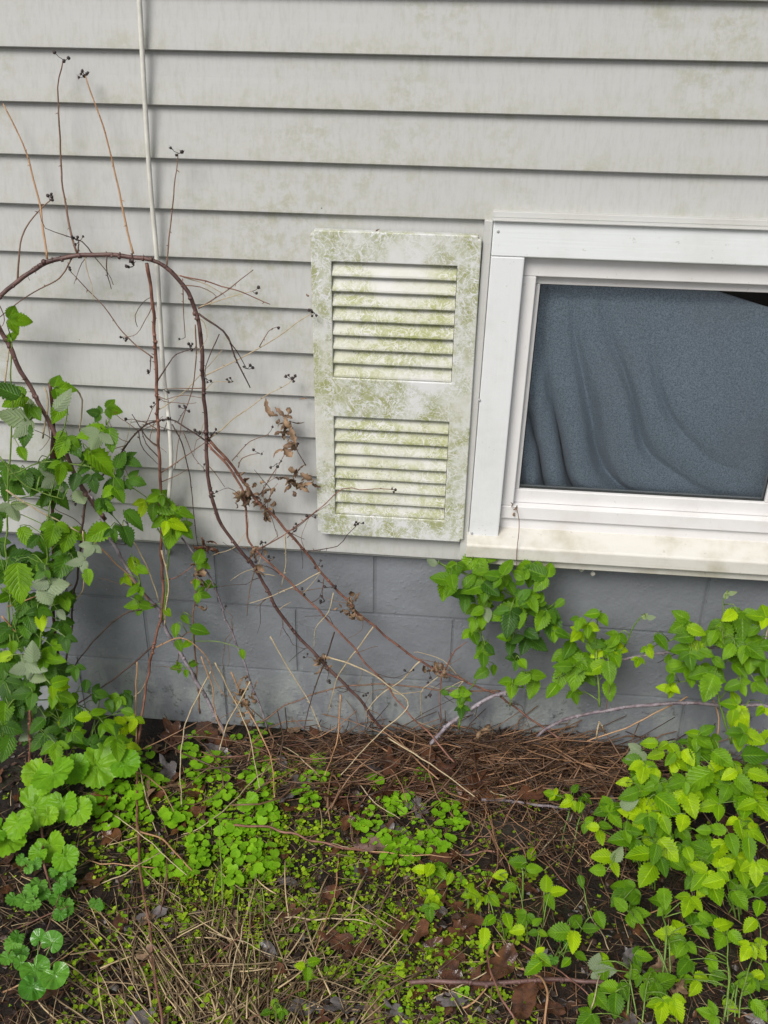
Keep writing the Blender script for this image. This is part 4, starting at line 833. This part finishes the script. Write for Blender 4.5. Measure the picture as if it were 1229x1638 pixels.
round_plant('smooth kidney-shaped leaves between the scalloped leaves and the seedlings', (112, 1310), [(101,1287,50),(126,1297,44),(140,1285,26)], RM, GR, (.05, .08))
round_plant('pair of rounded leaves at the bottom of the bramble mass', (10, 1370), [(11,1344,58),(-14,1330,50)], RM, GR)
round_plant('bright scalloped leaf above the crinkled small-leaved weeds', (85, 1375), [(80,1354,50),(105,1372,40),(62,1364,30)], RM, GR, (.03, .06))
round_plant('glossy dark heart-shaped leaves in a rosette in the straw', (62, 1575), [(56,1550,46),(88,1560,44),(52,1580,42),(84,1507,36),(62,1500,28),(34,1540,24)], GM, GR, (.03, .07))
round_plant('single round yellow-green leaf among the seedlings', (400, 1300), [(397,1283,34)], RM, GR, (.03, .05))
for lab, b_, pts in (('crinkled small-leaved weed clump below the bright scalloped leaf', (95, 1410), [(99,1400,26),(88,1392,22),(108,1410,24),(96,1418,22),(112,1395,20)]), ('crinkled small-leaved weed clump left of the thin dark stem', (55, 1430), [(62,1415,24),(50,1425,24),(40,1440,26),(52,1448,24),(70,1430,20),(22,1438,22)]),
    ('crinkled weed clump just above the straw', (98, 1450), [(92,1438,24),(104,1448,24),(96,1462,20),(110,1460,18)]), ('crinkled weed clump above the glossy rosette', (25, 1520), [(22,1510,26),(34,1524,22),(12,1532,22),(28,1498,20)]), ('small crinkled weed alone in the brown straw', (155, 1450), [(153,1444,18),(160,1450,14)]), ('pale crinkled weed tuft by the pale stalk', (40, 1385), [(36,1375,18),(56,1382,20),(46,1390,14)]), ('small rounded weed between purple cane and front shoots', (905, 1505), [(895,1498,18),(910,1512,18),(920,1500,14),(885,1535,16)])):
    round_plant(lab, b_, pts, IV, GR, (.02, .05), 'crinkled_weed', 'weed', 0.5)

# ------------------------------------------------------------------ seedlings: 290 single ones, the finest as one mat
def seed_mesh(seed, nl):
    r = random.Random(seed); m = MB()
    for i in range(nl):
        a = 6.283*i/nl + r.uniform(-.3, .3); d = Vector((math.cos(a), math.sin(a), 0)); h = r.uniform(.5, 1.0); L_ = r.uniform(.55, .95); c = d*r.uniform(.35, .7) + Vector((0, 0, h))
        m.tube([Vector((0,0,-.15)), c*.6 + Vector((0,0,.15)), c - d*L_*.4], [.035, .03, .025], 3)
        s_ = Vector((-d.y, d.x, 0)); vs = [c + Vector((0,0,-.04))]; N = 12; tl = r.uniform(-.3, .15)
        for k in range(N):
            th = 6.283*k/N; rad = L_*.5*(1 - .42*math.exp(-((math.pi - th)/.35)**2))*(1 + (.12 if k == 0 else 0))
            q = d*rad*math.cos(th) + s_*rad*math.sin(th)*1.08; vs.append(c + q + Vector((0, 0, tl*rad*math.cos(th) + .06*abs(math.sin(th)))))
        m.add(vs, [(0, 1+k, 1+(k+1) % N) for k in range(N)])
    me = bpy.data.meshes.new('seedling'); me.from_pydata(m.v, [], m.f); me.materials.append(L_SED); me.polygons.foreach_set('use_smooth', [True]*len(me.polygons)); return me
SM = [seed_mesh(i*7+1, 2 + i % 4) for i in range(9)]
def poly_in(u, v, P):
    ins = False; j = len(P)-1
    for i in range(len(P)):
        if (P[i][1] > v) != (P[j][1] > v) and u < (P[j][0]-P[i][0])*(v-P[i][1])/(P[j][1]-P[i][1]) + P[i][0]: ins = not ins
        j = i
    return ins
SEEDA = [(175,1240),(235,1200),(320,1170),(430,1160),(500,1180),(520,1240),(490,1330),(430,1400),(330,1420),(260,1440),(150,1330),(110,1310)]
SEEDB = [(575,1235),(720,1240),(760,1270),(730,1340),(690,1390),(600,1370),(545,1300)]
SEEDC = [(540,1330),(440,1330),(350,1400),(240,1440),(220,1600),(330,1500),(520,1480),(620,1440)]
cnt = 0
while cnt < 290:
    if cnt < 185: u, v = ru(110, 525), ru(1160, 1440); ok = poly_in(u, v, SEEDA); s = ru(12, 25)
    elif cnt < 250: u, v = ru(540, 765), ru(1230, 1395); ok = poly_in(u, v, SEEDB); s = ru(12, 24)
    else: u, v = ru(150, 800), ru(1300, 1630); ok = True; s = ru(9, 16)
    if not ok or mnoise.noise(Vector((u*.016, v*.016, 5))) < -.12: continue
    p = gpix(u, v, .012); dist = (p - CAM).dot(fw)
    mi = random.randrange(len(SM))
    o = inst('seedling', SM[mi], Matrix.Translation(Vector((p.x, p.y, gz(p.x, p.y)))) @ Matrix.Rotation(ru(0, 6.28), 4, 'Z') @ Matrix.Rotation(ru(0, .35), 4, 'X') @ Matrix.Scale(s*dist/FPX*.80, 4))
    zone = 'in the carpet beside the red-brown cane' if cnt < 185 else 'in the patch above the pinkish-brown leaf' if cnt < 250 else 'scattered small in the straw and litter'
    tag(o, '%s-leaved yellow-green seedling %s' % (('two', 'three', 'four', 'five')[mi % 4], zone), 'seedling', 'seedlings in the litter'); cnt += 1
tm = MB()
def tiny(p, s):
    a = ru(0, 6.28)
    for k in range(random.choice((2, 3, 4))):
        a += ru(1.2, 2.4); d = Vector((math.cos(a), math.sin(a), ru(-.1, .4))); sd_ = Vector((-math.sin(a), math.cos(a), ru(-.3, .3)))*.45
        c = p + Vector((0, 0, s*ru(.3, 1.6))); L_ = s*ru(.7, 1.3)
        tm.add([c, c + d*L_*.35 + sd_*L_, c + d*L_*.8 + sd_*L_*.8, c + d*L_*1.15, c + d*L_*.8 - sd_*L_*.8, c + d*L_*.35 - sd_*L_], [(0,1,2,3,4,5)])
for _ in range(13500):
    u, v = ru(100, 860), ru(1210, 1650)
    dens = 0.34 + 0.7*poly_in(u, v, SEEDC) + 0.75*math.exp(-(((u-640)/130)**2 + ((v-1500)/110)**2)) + .5*poly_in(u, v, SEEDA) + .5*math.exp(-(((u-300)/130)**2 + ((v-1590)/70)**2))
    dens *= max(0, min(1, .75 + 1.6*mnoise.noise(Vector((u*.02, v*.02, 1)))))
    if rnd() > dens*.8: continue
    p = gpix(u, v); tiny(p, ru(.0030, .0066) if rnd() < .8 else ru(.007, .0115))
for _ in range(900):
    u, v = ru(-200, 1429), ru(1200, 1660)
    if mnoise.noise(Vector((u*.01, v*.01, 8))) > 0: tiny(gpix(u, v), ru(.003, .007))
tag(tm.build('tiny_weeds', L_TINY), 'mat of tiny pale green weeds in the litter', 'weeds', kind='stuff')
mo = MB()
for (cu, cv, su, sv, n) in ((280, 1395, 40, 16, 650), (330, 1440, 55, 25, 500), (600, 1420, 60, 30, 350), (690, 1540, 55, 25, 650), (240, 1470, 50, 25, 300), (410, 1500, 30, 30, 220), (560, 1470, 60, 40, 300)):
    for _ in range(n):
        p = gpix(random.gauss(cu, su), random.gauss(cv, sv)); a = ru(0, 6.28); L_ = ru(.005, .012); d = Vector((math.cos(a)*.6, math.sin(a)*.6, ru(.4, 1))); s_ = Vector((-math.sin(a), math.cos(a), 0))*L_*.14
        mo.add([p - s_ - Vector((0,0,.003)), p + s_ - Vector((0,0,.003)), p + d*L_*.6 + s_*.8, p + d*L_, p + d*L_*.6 - s_*.8], [(0,1,2,3,4)])
tag(mo.build('moss', MOSS), 'yellow-green moss tufts among the straw', 'moss', kind='stuff')

# ------------------------------------------------------------------ litter: fallen leaves, straw, needles, sticks
def fallen_mesh(seed, mat, lobed):
    r = random.Random(seed); N = 26; vs = [(0, 0, 0)]; fs = []; rings = (.5, 1.0); cx, cy = r.uniform(-.5, .5), r.uniform(-.5, .5)
    for q in rings:
        for i in range(N):
            th = 6.283*i/N
            rad = (.5 + (.17*math.cos(th*5 + seed) if lobed else .03*math.cos(th*9)))*q*(1 + r.uniform(-.07, .07))*(1.15 - .25*abs(math.sin(th)))
            x, y = rad*math.cos(th)*1.25, rad*math.sin(th)*.8
            vs.append((x, y, .35*(x*cx)**2*4 + .25*(y+.1*x)**2*r.uniform(.8, 1.2) + .10*math.sin(x*6+seed)*q + r.uniform(-.03, .03)))
    for i in range(N): fs.append((0, 1+i, 1+(i+1) % N)); fs.append((1+i, 1+N+i, 1+N+(i+1) % N, 1+(i+1) % N))
    m = MB(); m.add(vs, fs); m.tube([Vector((.55,0,.02)), Vector((.8,.03,.05)), Vector((1.0,.08,.03))], [.02, .015, .012], 4)
    me = bpy.data.meshes.new('fallen_leaf'); me.from_pydata(m.v, [], m.f); me.materials.append(mat); me.polygons.foreach_set('use_smooth', [True]*len(me.polygons)); return me
ORNG = m_wood('orange_brown_leaf', (0.16, 0.055, 0.02), (0.30, 0.12, 0.045), 0.3, 30); PINK = m_wood('pinkish_brown_leaf', (0.13, 0.07, 0.06), (0.28, 0.19, 0.17), 0.25, 34)
FL = [fallen_mesh(i, WETL, i % 2) for i in range(6)]; FG = [fallen_mesh(i+20, GREYL, i % 2) for i in range(3)]; FD = [fallen_mesh(i+40, DLEAF, 1) for i in range(3)]; FO = [fallen_mesh(60, ORNG, 1), fallen_mesh(61, ORNG, 0)]; FP = [fallen_mesh(71, PINK, 0), fallen_mesh(72, PINK, 0)]
def fallen(u, v, s, me, label, group=None, tilt=.35, dz=.008, name='fallen_leaf'):
    p = gpix(u, v, dz); dist = (p - CAM).dot(fw)
    o = inst(name, me, Matrix.Translation(p) @ Matrix.Rotation(ru(-tilt, tilt), 4, 'X') @ Matrix.Rotation(ru(-tilt, tilt), 4, 'Y') @ Matrix.Rotation(ru(0, 6.28), 4, 'Z') @ Matrix.Scale(s*dist/FPX*.8, 4))
    return tag(o, label, 'leaf', group)
for (u, v, s, me, lab) in ((598,1352,56,FP[0],'pinkish-brown wet leaf lying beside the seedlings'), (655,1355,56,FP[1],'glossy reddish-brown leaf touching the pinkish one'), (745,1272,54,FO[0],'orange-brown lobed leaf below the pine needles'), (778,1268,46,FO[1],'orange-brown oval leaf right of the lobed orange one'),
    (288,1395,50,FL[0],'dark red-brown leaf between seedlings and moss'), (540,1505,54,FL[1],'brown leaf lying in the straw under a pale stalk'), (570,1520,44,FL[3],'flat brown leaf overlapping the one in the straw'), (600,1215,70,FG[0],'dark grey-brown rotted leaf under the needles by the wall'), (330,1172,64,FL[2],'crumpled brown leaf heaped against the block wall'), (275,1175,50,FL[5],'dark brown leaf heaped beside the crumpled one at the wall'), (466,1158,44,FD[0],'pale tan dead leaf standing against the block wall'),
    (550,1610,54,FG[1],'grey rotted leaf in the bare litter below the straw'), (508,1612,34,FG[2],'small grey leaf beside the rotted grey leaf'), (225,1632,50,FG[0],'grey pebble-like leaf in the straw below the red-brown cane'), (635,1620,40,FG[1],'dull grey leaf left of the purple ground cane'), (800,1545,70,FL[4],'big brown leaf below the front bramble shoots'), (160,1280,40,FO[1],'orange-brown leaf behind the scalloped leaves'), (840,1600,70,FL[2],'long brown leaf curled under the purple ground cane'), (245,1465,46,FG[2],'grey-brown leaf by the red-brown cane in the moss')):
    fallen(u, v, s, me, lab, None, .3, .012 if s < 60 else .016)
for i in range(200):
    z = rnd()
    hz_ = 0
    if z < .40: u, v = ru(230, 1050), ru(1165, 1290); hz_ = ru(.0, .045) if rnd() < .6 and u > 560 else 0
    elif z < .7: u, v = ru(700, 1229), ru(1290, 1640)
    else: u, v = ru(-30, 760), ru(1230, 1640)
    me = random.choice(FL + FL + FG + FD[:1]); what = 'grey rotted leaf' if me in FG else 'pale tan dead leaf' if me in FD else 'lobed wet brown leaf' if FL.index(me) % 2 else 'oval wet brown leaf'
    fallen(u, v, ru(26, 50), me, what + (' in the needles along the wall foot' if z < .40 else ' under the brambles right of the seedlings' if z < .7 else ' among the seedlings and straw'), 'fallen leaves in the litter', .45, ru(.002, .012) + hz_)
def strand(m, p, a, L_, r, rise=.15, bend=.25, n=5, sides=3):
    pts = []; d = Vector((math.cos(a), math.sin(a), ru(-.4, 1)*rise)); s_ = Vector((-math.sin(a), math.cos(a), 0)); k = ru(-bend, bend)
    for i in range(n):
        t = i/(n-1) - .5; q = p + d*L_*t + s_*k*L_*t*t; g = gz(q.x, q.y)
        if q.z < g + r*.5: q.z = g + r*.5
        if q.y > .022: q.y = .022
        pts.append(q)
    m.tube(pts, [r, r, r*.95, r*.85, r*.6][:n], sides)
st = MB()
for _ in range(620):       # the fan of straw
    u, v = random.gauss(375, 130), random.gauss(1560, 75)
    if v < 1400 or v > 1680: continue
    p = gpix(u, v, ru(.002, .022)); a = math.atan2(1.0, -(430 - u)/190 + random.gauss(0, .5)) if rnd() < .65 else ru(0, 3.14)
    strand(st, p, a, ru(.05, .19), ru(.0009, .0024), .20)
for _ in range(1300):
    u, v = ru(-250, 1480), ru(1190, 1680); p = gpix(u, v, ru(0, .016)); strand(st, p, ru(0, 3.14), ru(.03, .13), ru(.0006, .0012), .15)
tag(st.build('straw', STRAW, smooth=True), 'brown and straw-coloured dead grass stems over the litter', 'straw', kind='stuff')
nd = MB()
for _ in range(1700):       # needles and fine twigs swept against the wall
    u = random.gauss(800, 150) if rnd() < .75 else ru(380, 1150); v = 1180 + abs(random.gauss(0, 42)) + (max(0, (u-900))*.02)
    hh = .05*math.exp(-((u-840)/150)**2)*max(0, 1-(v-1180)/90)
    p = gpix(u, v, ru(.002, .02 + hh)); p.y = min(p.y, -.005)
    strand(nd, p, random.gauss(0, .7), ru(.06, .28), ru(.0006, .0017), .40, .8)
for _ in range(330):        # thicker dead stems thrown over the needles
    u = random.gauss(800, 190); v = 1165 + abs(random.gauss(0, 50)); p = gpix(u, v, ru(.01, .07)); p.y = min(p.y, -.012)
    strand(nd, p, random.gauss(0, .9), ru(.10, .34), ru(.0012, .0024), .75, 1.3, 5, 5)
for _ in range(190):        # stems fallen across the timber
    p = gpix(ru(770, 1090), ru(1280, 1365), ru(.03, .05)); strand(nd, p, ru(0, 3.14), ru(.06, .2), ru(.0007, .0018), .5, 1.0)
for _ in range(1700):
    u, v = ru(-150, 1400), ru(1190, 1670); p = gpix(u, v, ru(0, .014)); strand(nd, p, ru(0, 3.14), ru(.03, .12), ru(.0005, .001), .2, .5)
tag(nd.build('pine_needles', NEEDLE, smooth=True), 'dark red-brown pine needles heaped along the wall foot', 'pine needles', kind='stuff')
cr = MB()
for _ in range(6500):
    u, v = ru(-300, 1529), ru(1170, 1690); p = gpix(u, v, ru(0, .008)); p.y = min(p.y, .015); s = ru(.003, .012); q = rmat().to_3x3()
    q = Matrix.Rotation(ru(0, 6.28), 3, 'Z') @ Matrix.Rotation(ru(-.7, .7), 3, 'X')
    cr.add([p + q @ Vector(c)*s for c in ((-1, -.4, 0), (-.2, -.7, .25), (.9, -.3, 0), (1, .3, .2), (.1, .6, .3), (-.8, .5, .1))], [(0, 1, 2, 3, 4, 5)])
tag(cr.build('leaf_crumbs', CRUMB), 'dark crumbled leaf litter covering the ground', 'leaf litter', kind='stuff')
# a dark timber half sunk in the litter
P0, P1 = gpix(790, 1335), gpix(1075, 1330); dv = (P1 - P0); ln = dv.length; b = bmesh.new(); bmesh.ops.create_cube(b, size=1.0); bmesh.ops.scale(b, vec=(ln*1.15, .075, .07), verts=b.verts)
bmesh.ops.subdivide_edges(b, edges=[e for e in b.edges if abs(e.verts[0].co.x - e.verts[1].co.x) > .1], cuts=14)
bmesh.ops.bevel(b, geom=[e for e in b.edges if len(e.link_faces) == 2 and e.calc_face_angle(0) > 1], offset=.008, segments=2, affect='EDGES')
for v_ in b.verts: v_.co += Vector((0, mnoise.noise(v_.co*14), mnoise.noise(v_.co*11 + Vector((5,0,0)))))*.006
me = bpy.data.meshes.new('timber'); b.to_mesh(me); b.free(); me.materials.append(TIMB)
tag(inst('timber', me, Matrix.Translation((P0+P1)/2 + Vector((0, 0.0, -.022))) @ Matrix.Rotation(math.atan2(dv.y, dv.x), 4, 'Z')), 'dark wet timber half sunk in the litter behind the front bramble shoots', 'timber')
# loose twigs and stalks on the ground, one by one
GS = [[(165,1290),(220,1330),(300,1400)], [(135,1377),(180,1382),(250,1388)], [(350,1512),(470,1480),(520,1460)], [(290,1335),(340,1310),(440,1220)], [(240,1638),(330,1545),(420,1470)], [(405,1415),(385,1500),(360,1620)], [(545,1355),(535,1430),(505,1520)], [(640,1380),(600,1470),(548,1560)], [(430,1468),(520,1470),(600,1478)], [(470,1270),(560,1275),(640,1262),(690,1220)],
      [(360,1320),(430,1322),(500,1345),(560,1355)], [(560,1355),(620,1365),(720,1370)], [(560,1235),(558,1290),(565,1345)], [(560,1235),(600,1285),(640,1310)], [(510,1560),(470,1590),(400,1630)], [(760,1255),(810,1275),(860,1275)], [(770,1260),(790,1330),(820,1400)], [(830,1240),(845,1300),(850,1350)], [(860,1370),(905,1320),(925,1290)], [(860,1360),(890,1395),(915,1425)], [(690,1600),(750,1570),(780,1555)], [(735,1615),(760,1600),(790,1560)], [(845,1340),(900,1345),(950,1330)], [(930,1440),(960,1490),(975,1520)], [(820,1500),(900,1555),(960,1610)], [(935,1638),(955,1590),(965,1540)], [(1000,1480),(1060,1450),(1110,1430)], [(1130,1540),(1180,1490),(1229,1465)], [(300,1480),(380,1505),(470,1540)], [(310,1200),(370,1210),(480,1190)], [(590,1175),(680,1205),(760,1215)], [(450,1240),(420,1260),(380,1295)], [(960,1230),(1000,1215),(1060,1205)], [(880,1225),(940,1240),(1000,1235)], [(20,1490),(60,1470),(110,1450)], [(150,1420),(200,1395),(260,1360)], [(5,1590),(60,1560),(130,1510)], [(60,1530),(80,1480),(95,1430)], [(430,1180),(470,1205),(510,1240)], [(265,1345),(268,1400),(258,1460)]]
for i, s in enumerate(GS):
    P = [gpix(u, v, ru(.012, .04)) for (u, v) in s]; P[0] = gpix(*s[0], .003)
    o, _ = stem_mesh(P, ru(.0014, .0024), ru(.0009, .0014), (C_STR, C_ORG, C_BRN, C_STR, C_RED)[i % 5], None, 'fallen_twig', 0, .003, 5, 1)
    tag(o, 'thin %s dead twig lying across the ground litter' % ('straw-coloured', 'orange', 'dull brown', 'straw-coloured', 'dark red')[i % 5], 'twig', 'thin twigs lying on the litter')
for lab, s, mt, r in (('red looping vine stem on the ground below the front shoots', [(825,1638),(800,1590),(783,1540),(785,1510),(800,1502)], C_RED, .0024), ('orange looping vine stem beside the red one', [(870,1638),(875,1600),(870,1570),(850,1555),(815,1545),(792,1520),(790,1505)], C_ORG, .0026), ('thick dark red root crossing in front of the pinkish leaf', [(360,1318),(430,1325),(520,1350),(600,1362),(700,1368),(800,1362)], C_RED, .003), ('dark red stem hanging through the crinkled weeds', [(68,1320),(70,1370),(78,1410),(88,1440)], C_RED, .003)):
    P = [gpix(u, v, .02 + .02*math.sin(i*1.3)) for i, (u, v) in enumerate(s)]
    o, _ = stem_mesh(P, r, r*.8, mt, None, 'vine_stem', 0, .003, 6, 2); tag(o, lab, 'vine')
# thin green stalks and one little fern in the straw
for (u0, v0, u1, v1) in ((352,1310,356,1460), (345,1400,340,1470), (382,1430,378,1500), (400,1520,395,1560), (420,1420,424,1490)):
    P = [gpix(u1, v1), gpix((u0+u1)/2, (v0+v1)/2 + 8, .05), gpix(u0, v0, .10)]; o, _ = stem_mesh(P, .0016, .0009, GREEN_STALK, None, 'green_stalk', 0, .002, 5)
    tag(o, 'thin green bare stalk standing among the seedlings and straw', 'stalk', 'thin green stalks')
for (u, v, lab) in ((415, 1505, 'small yellow-green fern frond in the straw'), (396, 1500, 'second paler fern frond leaning left in the straw')):
    g0 = gpix(u, v + 30); e = empty('fern', g0, lab, 'fern'); P = [g0, gpix(u, v, .03), gpix(u - 4, v - 32, .035)]; _, pt = stem_mesh(P, .0013, .0006, GREEN_STALK, e, 'stem', 0, .001, 4)
    m = MB(); L_ = len(pt)
    for i in range(2, L_):
        for sg in (-1, 1):
            d = Vector((sg*1.0, -.15, .2)); q = pt[i]; l = .013*(1 - .6*i/L_)
            for w_ in range(2):
                m.add([q, q + d*l*.5 + Vector((0, .0025, .001)), q + d*l, q + d*l*.5 - Vector((0, .0025, -.001))], [(0,1,2,3)]); q = q + Vector((0, .004, .003))
    m.build('frond', MOSS, e)
print('leaves', NLEAF[0], 'objects', len(bpy.data.objects))
